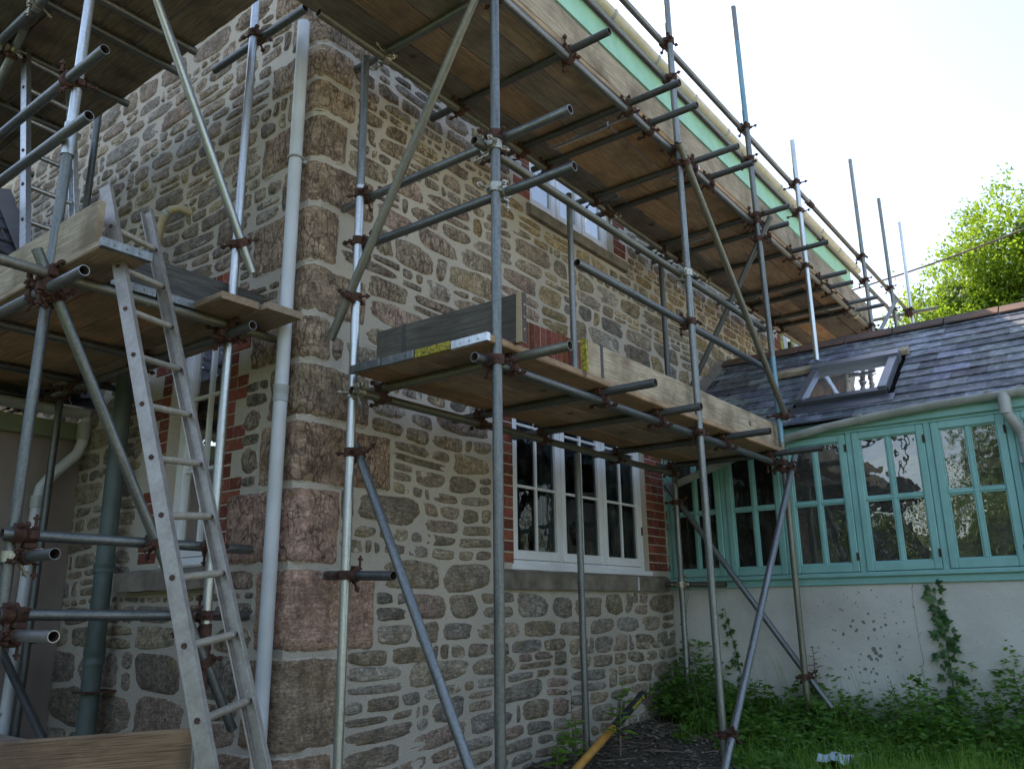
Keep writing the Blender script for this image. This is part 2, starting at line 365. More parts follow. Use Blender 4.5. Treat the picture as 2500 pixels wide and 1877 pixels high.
# ------------------------------------------------------------------ stone work
def mapR(s, h, z): return Vector((s, -h, z))
def mapL(s, h, z): return Vector((-h, s, z))
PAL = [(.15, .14, .12), (.17, .155, .127), (.14, .13, .115), (.17, .15, .128), (.15, .14, .12), (.185, .165, .125), (.16, .15, .12), (.135, .132, .124), (.155, .138, .122)]
PALX = [(.17, .145, .115), (.20, .16, .12), (.15, .135, .12), (.19, .145, .13), (.145, .135, .13), (.22, .18, .125), (.165, .14, .10), (.13, .13, .13), (.18, .135, .115)]
SLT = [(.15, .147, .14), (.155, .148, .135), (.128, .128, .126), (.165, .15, .13), (.17, .14, .125), (.155, .155, .145), (.16, .15, .125)]
def nz(x, y, z=0.): return noise.noise(Vector((x, y, z)))
def stone(mb, mp, s0, s1, z0, z1, colr, ivy, warp, proud=.012):
    cs, cz = (s0+s1)/2, (z0+z1)/2; a, b = (s1-s0)/2, (z1-z0)/2
    N = 14 if a < .1 else 24; p = rnd.uniform(5, 14); sd = rnd.uniform(0, 99); ring = []
    cut = [rnd.uniform(.76, 1.0) if rnd.random() < .5 else 1. for _ in range(4)]; sk1, sk2 = rnd.uniform(-.25, .25), rnd.uniform(-.18, .18)
    for k in range(N):
        th = 2*math.pi*(k+.5)/N; cx, sy = math.cos(th), math.sin(th)
        r = (abs(cx)**p+abs(sy)**p)**(-1/p)
        q = cut[(0 if cx > 0 else 1)+(0 if sy > 0 else 2)]; w = min(1, 2*abs(cx*sy)); r *= 1-(1-q)*w*w
        r *= 1+.09*nz(cx*1.6+sd, sy*1.6)+.11*nz(cx*5+sd, sy*5)
        qx, qy = cx*r, sy*r; ring.append(((qx+sk1*qy*b/a)*a*.97, qy*(1+sk2*qx)*b))
    vs = []; ed = []; tl = rnd.uniform(-.004, .006)
    for sc_, h, e in ((1., -.003, 1.), (.95, .002, .62), (.86, proud*.7, .15), (.45, proud*.8, 0.)):
        for (x, y) in ring:
            X, Z = cs+x*sc_, cz+y*sc_
            hh = h+(nz(X*14+sd, Z*14)*.011+nz(X*35, Z*35+sd)*.004 if sc_ < .95 else 0)+tl*(x/a)
            X, Z = warp(X, Z); vs.append(mp(X, hh, Z)); ed.append(e)
    X, Z = warp(cs, cz); vs.append(mp(X, proud+nz(X*14+sd, Z*14)*.008, Z)); ed.append(0.)
    fs = [(r_*N+k, r_*N+(k+1) % N, (r_+1)*N+(k+1) % N, (r_+1)*N+k) for r_ in range(3) for k in range(N)]+[(3*N+k, 3*N+(k+1) % N, 4*N) for k in range(N)]
    if mp is mapL: fs = [f[::-1] for f in fs]
    mb.add(vs, fs, 0, True, scol=colr, edge=ed, ivy=ivy)
def vary(c):
    f = rnd.uniform(.75, 1.25); return tuple(x*f for x in c)
def rubble(mb, mp, smin, smax, zmin, zmax, holes, style):
    z = zmin; keys = (.86, 1.05, 2.58, 2.86, 3.70, 3.865, 5.08, 5.3) if style == 'R' else (.86, 1.04, 2.61, 2.82)
    while z < zmax:
        slab = style == 'R' and smax < 3
        h = rnd.choice((.07, .085, .10, .13, .15)) if slab else (rnd.choice((.08, .10, .12, .14, .16, .19, .11)) if z > .9 else rnd.choice((.09, .12, .15, .2, .24)) if style == 'L' else rnd.choice((.10, .13, .16, .19, .09)))
        z2 = min(z+h, zmax+.05)
        for kz in keys:
            if z+.045 < kz < z2+.03: z2 = kz; break
        h = z2-z
        cuts = []
        for (a, b, c, d) in holes:
            if c < z2-.02 and d > z+.02: cuts.append((a, b))
        cuts.sort(); free = []; s = smin
        for a, b in cuts:
            if a > s: free.append((s, a))
            s = max(s, b)
        if s < smax: free.append((s, smax))
        for a, b in free:
            s = a
            while s < b-.035:
                w = h*rnd.uniform(1.3, 3.9)*(1.35 if slab else 1) if rnd.random() > .13 else h*rnd.uniform(.5, .9)
                w = max(.06, min(w, .55)); e = s+w
                if b-e < .09: e = b
                ci = rnd.choice(SLT if (slab or rnd.random() < .3) else PAL); f = rnd.uniform(.75, 1.2); ci = tuple(x*f for x in ci)
                if style == 'R' and s > 1.3 and z > 1.3 and rnd.random() < .35: ci = (ci[0]*1.15, ci[1]*1.05, ci[2]*.8)
                def warp(X, Z):
                    m = min(1, max(0, (X-smin)/.4))
                    dz = .028*nz(X*1.3, Z*1.9, 5.)*m
                    if slab: dz += .09*(X-1.5)*max(0, min(1, (.44-Z)/.3))*max(0, min(1, (2.45-X)/.6))
                    return X+.012*nz(X*3, Z*3, 9.), Z+dz
                iv = max(0, min(1, (2.4-s)/1.6))*max(.1, min(1, (z-.9)/1.2)) if style == 'R' else max(.15, min(1, (1.6-s)/1.2))
                g = rnd.uniform(.007, .016)
                if h > .115 and rnd.random() < .35 and e-s > .1:
                    k = z+h*rnd.uniform(.38, .62)
                    stone(mb, mp, s+g, e-g, z+g*.7, k-g*.6, ci, iv, warp, rnd.uniform(.006, .014))
                    if rnd.random() < .5: stone(mb, mp, s+g, e-g, k+g*.6, z2-g*.7, vary(ci), iv, warp)
                    else:
                        mid = s+(e-s)*rnd.uniform(.35, .65)
                        for q0, q1 in ((s, mid), (mid, e)): stone(mb, mp, q0+g, q1-g, k+g*.6, z2-g*.7, vary(ci), iv, warp)
                else: stone(mb, mp, s+g, e-g, z+g*.7, z2-g*.7, ci, iv, warp, rnd.uniform(.006, .018))
                s = e
        z += h
def brick(mb, mp, s0, s1, z0, z1, dep=.11, tilt=0):
    f = rnd.uniform(.6, 1.25); ci = (f, f*rnd.uniform(.85, 1.05), f*rnd.uniform(.85, 1.1)); g = .005; h = rnd.uniform(.004, .009); c = .004
    vs = [mp(s, q, z) for s, q, z in ((s0+g, -dep, z0+g), (s1-g, -dep, z0+g), (s1-g, -dep, z1-g), (s0+g, -dep, z1-g), (s0+g, h-c, z0+g), (s1-g, h-c, z0+g), (s1-g, h-c, z1-g), (s0+g, h-c, z1-g), (s0+g+c, h, z0+g+c), (s1-g-c, h, z0+g+c), (s1-g-c, h, z1-g-c), (s0+g+c, h, z1-g-c))]
    fs = [(0, 1, 5, 4), (1, 2, 6, 5), (2, 3, 7, 6), (3, 0, 4, 7), (4, 5, 9, 8), (5, 6, 10, 9), (6, 7, 11, 10), (7, 4, 8, 11), (8, 9, 10, 11)]
    if mp is mapL: fs = [q[::-1] for q in fs]
    mb.add(vs, fs, 2, False, scol=ci)
def jamb(mb, mp, s_in, sgn, z0, z1, full=0):
    z = z0; k = 0
    while z < z1-.03:
        L = .215 if k % 4 in (0, 1) else .108
        if L > .2 and k % 2: brick(mb, mp, min(s_in, s_in+sgn*.108), max(s_in, s_in+sgn*.108), z, z+.075); brick(mb, mp, min(s_in+sgn*.108, s_in+sgn*.22), max(s_in+sgn*.108, s_in+sgn*.22), z, z+.075)
        else: brick(mb, mp, min(s_in, s_in+sgn*L), max(s_in, s_in+sgn*L), z, z+.075)
        if full: L2 = .22 if (L > .2 and k % 2) else L; brick(mb, mp, s_in+sgn*L2, s_in+sgn*full, z, z+.075)
        z += .075; k += 1
def wallplane(mb, mp, s0, s1, z0, z1, openings, dep=.13):
    S = sorted({s0, s1, *[o[0] for o in openings], *[o[1] for o in openings]}); Z = sorted({z0, z1, *[o[2] for o in openings], *[o[3] for o in openings]})
    fl = (lambda f: f[::-1]) if mp is mapL else (lambda f: f)
    for i in range(len(S)-1):
        for j in range(len(Z)-1):
            cs, cz = (S[i]+S[i+1])/2, (Z[j]+Z[j+1])/2
            if any(o[0] < cs < o[1] and o[2] < cz < o[3] for o in openings): continue
            mb.add([mp(S[i], 0, Z[j]), mp(S[i+1], 0, Z[j]), mp(S[i+1], 0, Z[j+1]), mp(S[i], 0, Z[j+1])], [fl((0, 1, 2, 3))], 1)
    for a, b, c, d in openings:
        P = [(a, c), (b, c), (b, d), (a, d)]
        for k in range(4):
            p, q = P[k], P[(k+1) % 4]
            mb.add([mp(p[0], -.0, p[1]), mp(q[0], -.0, q[1]), mp(q[0], -.3, q[1]), mp(p[0], -.3, p[1])], [(0, 1, 2, 3)], 1)
house = thing('stone_house', 'rubble stone house with rough corner quoins, white windows and mint fascia', 'house', (0, 0, ground(0, 0)))
wl = MB()
WR = (1.83, 3.73, 1.03, 2.60); WU = (2.10, 3.38, 3.84, 5.05); WF = (7.62, 8.6, 3.8, 4.9)   # openings in the long wall
WL = (.72, 1.32, 1.02, 2.62)                                                                  # opening in the gable wall
holesR = [(1.61, 4.06, .86, 1.05), (1.6, 1.83, 1.0, 2.6), (1.83, 3.73, 1, 2.65), (3.73, 4.06, 1., 2.6), (1.55, 4.0, 2.58, 2.86),
          (1.86, 2.10, 3.82, 5.05), (2.1, 3.38, 3.8, 5.1), (3.38, 3.62, 3.82, 5.05), (2.04, 3.56, 3.7, 3.86), (2.0, 3.5, 5.05, 5.3), (7.38, 8.8, 3.6, 5.2)]
wallplane(wl, mapR, .05, 10.3, -.75, 5.8, [WR, WU, WF])
wallplane(wl, mapL, .05, 7.6, -.75, 5.6, [WL])
wl.add([(-0., .05, -.75), (.05, 0, -.75), (.05, 0, 5.8), (0, .05, 5.8)], [(0, 1, 2, 3)], 1)
# gable triangle over the short wall, end wall, back wall
wl.add([(0, .0, 5.6), (0, 7.6, 5.6), (0, 3.8, 8.0)], [(0, 1, 2)], 1)
wl.add([(10.3, 0, -.75), (10.3, 7.6, -.75), (10.3, 7.6, 5.6), (10.3, 3.8, 8.0), (10.3, 0, 5.6)], [(0, 1, 2, 3, 4)], 1)
wl.add([(0, 7.6, -.75), (10.3, 7.6, -.75), (10.3, 7.6, 5.6), (0, 7.6, 5.6)], [(0, 1, 2, 3)], 1)
# quoins at the corner
qz = [-.75, -.38, .077, .539, .979, 1.399, 1.754, 2.077, 2.347, 2.656, 3.021, 3.315, 3.615, 3.848, 4.10, 4.45, 4.8, 5.15, 5.6]
qr = [.45, .3, .35, .56, .28, .66, .48, .17, .42, .19, .46, .22, .28, .25, .45, .3, .5, .3]
ql = [.34, .62, .36, .3, .62, .35, .3, .5, .26, .55, .3, .52, .3, .48, .3, .5, .3, .5]
QC = [(.20, .15, .12), (.19, .15, .12), (.17, .14, .11), (.27, .19, .16), (.23, .165, .145), (.20, .155, .125), (.17, .145, .115), (.185, .155, .125), (.19, .16, .13), (.18, .15, .12), (.19, .155, .125), (.17, .14, .115), (.19, .16, .13), (.2, .165, .13), (.18, .15, .12), (.18, .15, .12), (.18, .15, .12), (.18, .15, .12)]
for k in range(len(qr)):
    z0, z1 = qz[k]+.009, qz[k+1]-.009; r = .07; Lr, Ll = qr[k], ql[k]; arc = r*math.pi/2
    U0, U1 = -(Ll-r)-arc/2, (Lr-r)+arc/2; nu = int((U1-U0)/.02); nv = max(6, int((z1-z0)/.022)); sd = k*7.3; vs = []; ed = []
    for j in range(nv+1):
        for i in range(nu+1):
            u = U0+(U1-U0)*i/nu; w = z0+(z1-z0)*j/nv
            u += .012*nz(w*9, sd, u*2) if 0 < i < nu else .02*nz(w*8, sd, 3.*i)
            dd = min(u-U0, U1-u, w-z0, z1-w); corner = min(min(u-U0, U1-u), .06)+min(min(w-z0, z1-w), .06)
            h = -.004+.020*min(1, max(0, dd)/.028)**.6+.016*nz(u*6+sd, w*6)+.012*nz(u*19, w*19+sd)-(.02 if corner < .03 else 0)
            if abs(u) <= arc/2:
                th = (u+arc/2)/arc*math.pi/2; rr = r+h; p = Vector((r-math.cos(th)*rr, r-math.sin(th)*rr, w))
            elif u > 0: p = Vector((r+u-arc/2, -h, w))
            else: p = Vector((-h, r-(u+arc/2), w))
            vs.append(p+Vector((0, 0, .012*nz(u*5, sd, w*2)))); ed.append(max(0, 1-max(0, dd)/.028))
    n1 = nu+1; f = rnd.uniform(.9, 1.1)
    wl.add(vs, [(j*n1+i, j*n1+i+1, (j+1)*n1+i+1, (j+1)*n1+i) for j in range(nv) for i in range(nu)], 0, True, scol=tuple(x*f for x in QC[k]), edge=ed, ivy=.35 if k < 4 else 1.)
holesR += [(0, qr[k], qz[k], qz[k+1]) for k in range(len(qr))]
holesL = [(0, ql[k], qz[k], qz[k+1]) for k in range(len(ql))]+[(.53, .72, 1.02, 2.62), (.72, 1.32, .9, 2.8), (1.32, 1.6, 1.02, 2.62), (.7, 1.60, .86, 1.04), (.68, 1.38, 2.6, 2.82)]
rubble(wl, mapR, 0, 2.45, -.7, .44, holesR, 'R'); rubble(wl, mapR, 2.45, 10.3, -.7, .44, holesR, 'R'); rubble(wl, mapR, 0, 10.3, .455, 5.7, holesR, 'R'); rubble(wl, mapL, 0, 6.5, -.7, 5.6, holesL, 'L')
jamb(wl, mapR, 1.83, -1, 1.05, 2.6); jamb(wl, mapR, 3.73, 1, 1.05, 2.6, .33); jamb(wl, mapR, 2.10, -1, 3.87, 5.05); jamb(wl, mapR, 3.38, 1, 3.87, 5.05); jamb(wl, mapR, 7.62, -1, 3.65, 4.95)
jamb(wl, mapL, .72, -1, 1.04, 2.6); jamb(wl, mapL, 1.32, 1, 1.04, 2.6)
s = 1.6
while s < 3.96: brick(wl, mapR, s, s+.075, 2.6, 2.83+.03*math.sin((s-1.6)/2.36*math.pi)); s += .075
s = 1.95
while s < 3.5: brick(wl, mapR, s, s+.075, 5.05, 5.27); s += .075
s = .70
while s < 1.32: brick(wl, mapL, s, s+.075, 2.62, 2.80); s += .075
wl.build('wall', ['stone', 'mortar', 'brick'], house)
# stone sills
def sill(name, mp, s0, s1, z0, z1, out, parent):
    b = MB(); n = 24
    for i in range(n):
        a, c = s0+(s1-s0)*i/n, s0+(s1-s0)*(i+1)/n
        def pr(s): return [mp(s, q+.004*nz(s*9, q*9), z+.005*nz(s*7, z*9, q)) for q, z in ((-.13, z0), (out, z0), (out+.004, z1-.035), (out-.03, z1-.012), (-.13, z1+.02))]
        A, B = pr(a), pr(c); b.add(A+B, [(k, (k+1) % 5, 5+(k+1) % 5, 5+k)[::(1 if mp is mapR else -1)] for k in range(5)], 0)
        if i in (0, n-1): b.add(A if i == 0 else B, [(0, 1, 2, 3, 4)], 0)
    return b.build(name, 'sill_stone', parent)
# windows
def window(parent, mp, o, y, nsash, cols, rows, matn, glass='glass', fr=.05, sashw=.05, name='window', lab=None, sill_h=True, dep=.06):
    a, b, c, d = o; f = MB()
    def bx(mb, s0, s1, z0, z1, h0, h1, ch=.004): 
        P = [mp(s0, h0, z0), mp(s1, h1, z1)]; mb.bbox(P[0], P[1], ch)
    bx(f, a, a+fr, c, d, y-dep, y); bx(f, b-fr, b, c, d, y-dep, y); bx(f, a+fr, b-fr, d-fr, d, y-dep, y-.001); bx(f, a+fr, b-fr, c, c+fr, y-dep, y-.001)
    W = (b-a-2*fr); step = W/nsash
    for i in range(1, nsash): bx(f, a+fr+step*i-.012, a+fr+step*i+.012, c+fr, d-fr, y-dep, y-.002)
    if sill_h: bx(f, a-.02, b+.045, c-.022, c+.018, y-dep, y+.055, .006)
    w = f.build(name, matn, parent); 
    if lab: w['label'] = lab
    for i in range(nsash):
        s = MB(); s0, s1 = a+fr+step*i+.014, a+fr+step*(i+1)-.014
        if i == 0: s0 = a+fr+.004
        if i == nsash-1: s1 = b-fr-.004
        z0, z1 = c+fr+.004, d-fr-.004; q = y+.006
        bx(s, s0, s0+sashw, z0, z1, q-.04, q); bx(s, s1-sashw, s1, z0, z1, q-.04, q); bx(s, s0+sashw, s1-sashw, z0, z0+sashw*1.3, q-.04, q-.001); bx(s, s0+sashw, s1-sashw, z1-sashw, z1, q-.04, q-.001)
        iw, ih = s1-s0-2*sashw, z1-z0-2.3*sashw
        for k in range(1, cols): bx(s, s0+sashw+iw*k/cols-.010, s0+sashw+iw*k/cols+.010, z0+sashw*1.3, z1-sashw, q-.035, q-.006)
        for k in range(1, rows): bx(s, s0+sashw, s1-sashw, z0+sashw*1.3+ih*k/rows-.010, z0+sashw*1.3+ih*k/rows+.010, q-.034, q-.008)
        s.build('sash', matn, w)
    g = MB(); h = y-.018; P = [mp(a+fr, h, c+fr), mp(b-fr, h, c+fr), mp(b-fr, h, d-fr), mp(a+fr, h, d-fr)]
    g.add(P, [(0, 1, 2, 3)]); g.build('pane', glass, w)
    return w
wn = window(house, mapR, WR, -.045, 3, 2, 3, 'paint_white', lab='wide white three light casement with dark panes')
sl_ = sill('sill', mapR, 1.66, 4.0, .88, 1.02, .045, wn)
b = MB(); b.bbox((3.44, -.052, .885), (3.452, .03, .992), .001); b.build('mortar_joint', 'paint_white', wn)
wu = window(house, mapR, WU, -.06, 3, 1, 1, 'paint_white', sill_h=False, glass='glass_sky', lab='upper white casement with pale blind under the high platform')
sill('sill', mapR, 2.05, 3.56, 3.73, 3.85, .045, wu)
wf = window(house, mapR, WF, -.06, 2, 1, 2, 'paint_white', sill_h=False, glass='glass_sky', lab='far white casement just above the slate ridge')
wg = window(house, mapL, WL, -.075, 1, 2, 3, 'paint_white', sashw=.045, lab='narrow white casement behind the ladder')
sill('sill', mapL, .68, 1.62, .88, 1.01, .09, wg)
# hinges and curtains
b = MB()
for z in (1.35, 2.2): b = MB(); b.box((3.70, .035, z), (3.712, .045, z+.07)); b.build('hinge', 'rust', wn)
b = MB(); n = 60
for (x0, x1) in ((1.85, 2.12), (2.38, 2.75), (3.35, 3.72)):
    vs = []
    for i in range(n+1):
        x = x0+(x1-x0)*i/n; y = .22+.02*math.sin(i*1.1)+.01*math.sin(i*.37); vs += [(x, y, 1.04), (x, y, 2.6)]
    b.add(vs, [(2*i, 2*i+2, 2*i+3, 2*i+1) for i in range(n)], 0, True)
b.build('curtain', 'curtain_teal', house)
b = MB(); vs = []
for i in range(n+1):
    x = 2.14+1.2*i/n; y = .16+.012*math.sin(i*.9); vs += [(x, y, 3.86), (x, y, 5.0)]
b.add(vs, [(2*i, 2*i+2, 2*i+3, 2*i+1) for i in range(n)], 0, True); b.build('blind', 'blind_white', house)
b = MB(); b.box((7.66, .2, 3.8), (8.55, .205, 4.9)); b.build('blind', 'blind_white', house)
b = MB(); b.box((.17, .72, 1.0), (.18, 1.4, 2.7)); bl = None
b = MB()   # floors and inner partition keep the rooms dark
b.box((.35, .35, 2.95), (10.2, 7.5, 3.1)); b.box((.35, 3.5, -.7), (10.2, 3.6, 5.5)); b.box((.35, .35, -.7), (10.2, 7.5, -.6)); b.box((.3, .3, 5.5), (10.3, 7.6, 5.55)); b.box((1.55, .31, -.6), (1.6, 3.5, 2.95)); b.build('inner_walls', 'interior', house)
for (px, c, m, hh) in ((2.33, .03, 'pvc_pale', .10), (2.45, .035, 'jar_yellow', .11), (3.0, .05, 'leaf_ivy', .18)):
    b = MB(); z = 1.09
    b.tube([(px, .12, z), (px, .12, z+hh*.6), (px, .12, z+hh)], [c, c, c*.4], 12); b.build('window_jar' if m != 'leaf_ivy' else 'pot_plant', m, house)
# fascia, gutter, roof
b = MB(); b.bbox((-.05, -.30, 5.60), (10.36, -.27, 5.90), .004); b.box((-.05, -.315, 5.60), (10.36, -.302, 5.70)); b.box((-.05, -.27, 5.6), (10.36, 0, 5.62)); b.build('fascia', 'paint_mint', house)
def half_gutter(mb, p0, p1, r=.058, outv=(0, -1, 0), seg=1, n=9, thick=.004, bow=None):
    pts = [Vector(p) for p in bow] if bow else [Vector(p0).lerp(Vector(p1), i/seg) for i in range(seg+1)]
    o = Vector(outv); vs = []
    for p in pts:
        for k in range(n+1):
            a = math.pi*k/n; d = o*math.cos(a)-Vector((0, 0, 1))*math.sin(a)
            vs.append(p+d*r)
        for k in range(n, -1, -1):
            a = math.pi*k/n; d = o*math.cos(a)-Vector((0, 0, 1))*math.sin(a)
            vs.append(p+d*(r-thick))
    m = 2*(n+1)
    for i in range(len(pts)-1): mb.add(vs[i*m:(i+2)*m], [(k, (k+1) % m, m+(k+1) % m, m+k) for k in range(m)], 0, True)
    for e in (0, (len(pts)-1)*m): mb.add(vs[e:e+m], [tuple(range(m))], 0)
g = MB(); half_gutter(g, (-.1, -.375, 5.935), (10.5, -.375, 5.935), .066); gut = g.build('gutter', 'pvc_mossy', house)
for i in range(13):
    b = MB(); x = .4+.82*i; half_gutter(b, (x, -.375, 5.936), (x+.035, -.375, 5.936), .073, thick=.006); b.build('bracket', 'pvc_grey', gut)
rf = MB(); nrow = 24
for i in range(nrow):
    y0 = -.36+4.2*i/nrow; z0 = 5.95+2.75*i/nrow; y1 = -.36+4.2*(i+1)/nrow+.06; z1 = 5.95+2.75*(i+1)/nrow+.02
    rf.box((-.12, y0, z0), (10.42, y0+.005, z0+.012)); rf.add([(-.12, y0, z0+.012), (10.42, y0, z0+.012), (10.42, y1, z1), (-.12, y1, z1)], [(0, 1, 2, 3)], 0, scol=(.1, .1, .11))
rf.add([(-.12, 3.84, 8.71), (10.42, 3.84, 8.71), (10.42, 8, 5.8), (-.12, 8, 5.8)], [(0, 1, 2, 3)], 0, scol=(.1, .1, .11)); rf.build('roof', 'slate', house)
# pipes on the house
def pipe(name, pts, r, mat, parent, collars=(), clips=(), n=20):
    b = MB(); b.tube(pts, r, n); p = b.build(name, mat, parent)
    for c, h in collars:
        k = MB(); c = Vector(c); d = h if isinstance(h, Vector) else Vector((0, 0, h)); k.tube([c, c+d*.08, c+d*.10, c+d*.55, c+d*.6, c+d], [r*1.14, r*1.14, r*1.09, r*1.09, r*1.14, r*1.14], n); k.build('collar', 'pvc_grey' if 'pvc' in mat else mat, p)
    return p
dp = pipe('downpipe', [(-.085, .08, -.4), (-.085, .08, 4.20)], .037, 'pvc_pale', house, [((-.085, .08, 1.83), .09)])
dp['label'] = 'long pale grey downpipe beside the corner quoins'
b = MB(); b.tube([(-.085+.043*math.cos(a), .08+.043*math.sin(a), 3.28) for a in [i*math.pi/8 for i in range(17)]], .007, 6); b.box((-.05, .07, 3.27), (0, .13, 3.29)); b.build('clip', 'pvc_grey', dp)
sp_ = pipe('soil_pipe', [(-.12, 1.70, -.5), (-.12, 1.70, 2.3)], .055, 'pipe_green', house, [((-.12, 1.70, 1.0), .06), ((-.12, 1.70, .46), .10)])
sp_['label'] = 'thick dark green soil pipe on the gable wall'
b = MB(); b.box((-.19, 1.62, .30), (0, 1.78, .312)); b.build('clip', 'rust', sp_)
pipe('overflow_pipe', [(.02, 1.31, 3.36), (-.07, 1.33, 3.375), (-.11, 1.37, 3.36), (-.13, 1.42, 3.30), (-.13, 1.5, 3.05)], .028, 'pvc_cream', house, [((-.115, 1.38, 3.35), Vector((-.012, .02, -.02)))])

# ------------------------------------------------------------------ slate-roofed extension with teal windows
ext = thing('garden_extension', 'low rendered extension with teal windows, sagging gutter and slate roof', 'extension', (4.12, -2, ground(4.12, -2)))
b = MB(); YE = -4.6
b.box((4.12, -.004, -.8), (4.30, YE, 1.0)); b.box((4.12, YE, -.8), (7.5, YE-.15, 1.0)); b.add([(4.2, YE, 1.), (7.4, YE, 1.), (7.4, YE, 2.2), (5.8, YE, 3.3), (4.2, YE, 2.2)], [(0, 1, 2, 3, 4)])
b.box((7.4, -.004, -.8), (7.5, YE, 1.0)); b.box((7.4, -.004, 1.), (7.5, YE, 2.15))
b.build('wall', 'render', ext)
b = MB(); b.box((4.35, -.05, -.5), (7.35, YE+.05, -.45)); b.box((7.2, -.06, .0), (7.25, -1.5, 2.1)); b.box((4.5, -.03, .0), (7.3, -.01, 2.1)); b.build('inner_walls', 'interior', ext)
# timber frame: sill, posts, head
f = MB(); f.bbox((4.075, -.004, .955), (4.2, YE, .99), .006); f.bbox((4.10, -.004, .90), (4.16, YE, .957), .004)
posts = [-.018, -.56, -1.095, -1.655, -2.235, -2.775, -3.34, -3.9, -4.5]
for p in posts: f.bbox((4.10, p-.024, .99), (4.18, p+.024, 2.08), .004)
f.bbox((4.10, -.004, 2.08), (4.18, YE, 2.11), .003); tf = f.build('window_frame', 'paint_teal', ext)
for i in range(8):
    s0, s1 = posts[i+1]+.027, posts[i]-.027; z0, z1 = .995, 2.075; s = MB(); x = 4.085
    sw = .052
    def bx(a0, a1, c0, c1, x0=x, x1=x+.05, ch=.005): s.bbox((x0, a0, c0), (x1, a1, c1), ch)
    bx(s0, s0+sw, z0, z1); bx(s1-sw, s1, z0, z1); bx(s0+sw, s1-sw, z0, z0+.065, x+.001); bx(s0+sw, s1-sw, z1-.055, z1, x+.001)
    m = (s0+s1)/2; bx(m-.014, m+.014, z0+.065, z1-.055, x+.008, x+.045); zc = (z0+z1)/2+.01; bx(s0+sw, s1-sw, zc-.013, zc+.013, x+.010, x+.044)
    for a0, a1 in ((s0+sw, m-.014), (m+.014, s1-sw)):      # glazing beads
        for c0, c1 in ((z0+.065, zc-.013), (zc+.013, z1-.055)):
            bx(a0, a0+.010, c0, c1, x+.016, x+.04, .002); bx(a1-.010, a1, c0, c1, x+.016, x+.04, .002); bx(a0+.01, a1-.01, c0, c0+.010, x+.017, x+.04, .002); bx(a0+.01, a1-.01, c1-.010, c1, x+.017, x+.04, .002)
    o = s.build('window', 'paint_teal', ext)
    g = MB(); g.add([(x+.03, s0+sw, z0+.06), (x+.03, s1-sw, z0+.06), (x+.03, s1-sw, z1-.05), (x+.03, s0+sw, z1-.05)], [(0, 1, 2, 3)]); g.build('pane', 'glass_wavy' if i > 1 else 'glass', o)
    if i in (2, 3, 4, 0):
        for zz in (1.08, 1.93): h = MB(); h.bbox((x-.008, s0-.006, zz), (x+.004, s0+.010, zz+.06), .002); h.build('hinge', 'rust', o)
b = MB(); n = 80; vs = []
for i in range(n+1):
    y = -.05-1.03*i/n; x = 4.26+.012*math.sin(i*.7)+.008*math.sin(i*.23); vs += [(x, y, .99), (x, y, 2.07)]
b.add(vs, [(2*i, 2*i+2, 2*i+3, 2*i+1) for i in range(n)], 0, True); b.build('curtain', 'curtain_brown', ext)
b = MB(); b.bbox((4.07, -.004, 2.105), (4.10, YE, 2.235), .004); b.bbox((4.10, -.004, 2.235), (4.2, YE, 2.25), .003); b.build('fascia', 'paint_teal', ext)
g = MB(); bow = [(4.02, y, z) for y, z in ((-.06, 1.80), (-.3, 1.87), (-.6, 1.965), (-.9, 2.045), (-1.2, 2.11), (-1.5, 2.155), (-1.9, 2.19), (-2.4, 2.215), (-3.0, 2.225), (-4.7, 2.24))]
half_gutter(g, None, None, .052, (-1, 0, 0), bow=bow); eg = g.build('gutter', 'pvc_grey', ext)
for y, z in ((-1.78, 2.18), (-2.67, 2.222), (-2.88, 2.225)):
    b = MB(); half_gutter(b, (4.02, y, z), (4.02, y-.03, z+.001), .059, (-1, 0, 0), thick=.008); b.box((3.955, y-.03, z), (4.09, y, z+.012)); b.build('bracket', 'pvc_grey', eg)
b = MB(); b.tube([(3.99, -2.78, 2.20), (3.99, -2.785, 2.08), (4.0, -2.80, 2.02), (4.03, -2.84, 1.94), (4.05, -2.86, 1.86), (4.05, -2.86, -.3)], .034, 16); ed_ = b.build('downpipe', 'pvc_grey', ext)
for q0, q1 in (((3.99, -2.785, 2.17), (3.99, -2.785, 2.05)), ((4.0, -2.80, 2.03), (4.035, -2.845, 1.93)), ((4.05, -2.86, 1.89), (4.05, -2.86, 1.84))): b = MB(); b.tube([q0, q1], .0395, 16); b.build('collar', 'pvc_grey', ed_)
b = MB(); b.box((4.04, -2.91, 1.70), (4.1, -2.81, 1.74)); b.build('clip', 'pvc_grey', ed_)
# slates
PIT = math.radians(35); ux = Vector((math.cos(PIT), 0, math.sin(PIT))); nr = Vector((-math.sin(PIT), 0, math.cos(PIT))); O = Vector((4.03, 0, 2.19))
def rp(u, y, h=0): return O+ux*u+Vector((0, y, 0))+nr*h
sk = (.36, 1.13, -1.95, -1.20)   # skylight u0,u1,y0,y1
RL = 1.93; ex = RL/12; s = MB()
s.add([rp(-.02, 0, -.01), rp(-.02, YE-.1, -.01), rp(sk[0], YE-.1, -.01), rp(sk[0], 0, -.01)], [(0, 1, 2, 3)], 1, scol=(.012, .012, .012))
s.add([rp(sk[1], 0, -.01), rp(sk[1], YE-.1, -.01), rp(RL, YE-.1, -.01), rp(RL, 0, -.01)], [(0, 1, 2, 3)], 1, scol=(.012, .012, .012))
s.add([rp(sk[0], 0, -.01), rp(sk[0], sk[3], -.01), rp(sk[1], sk[3], -.01), rp(sk[1], 0, -.01)], [(0, 1, 2, 3)], 1, scol=(.012, .012, .012))
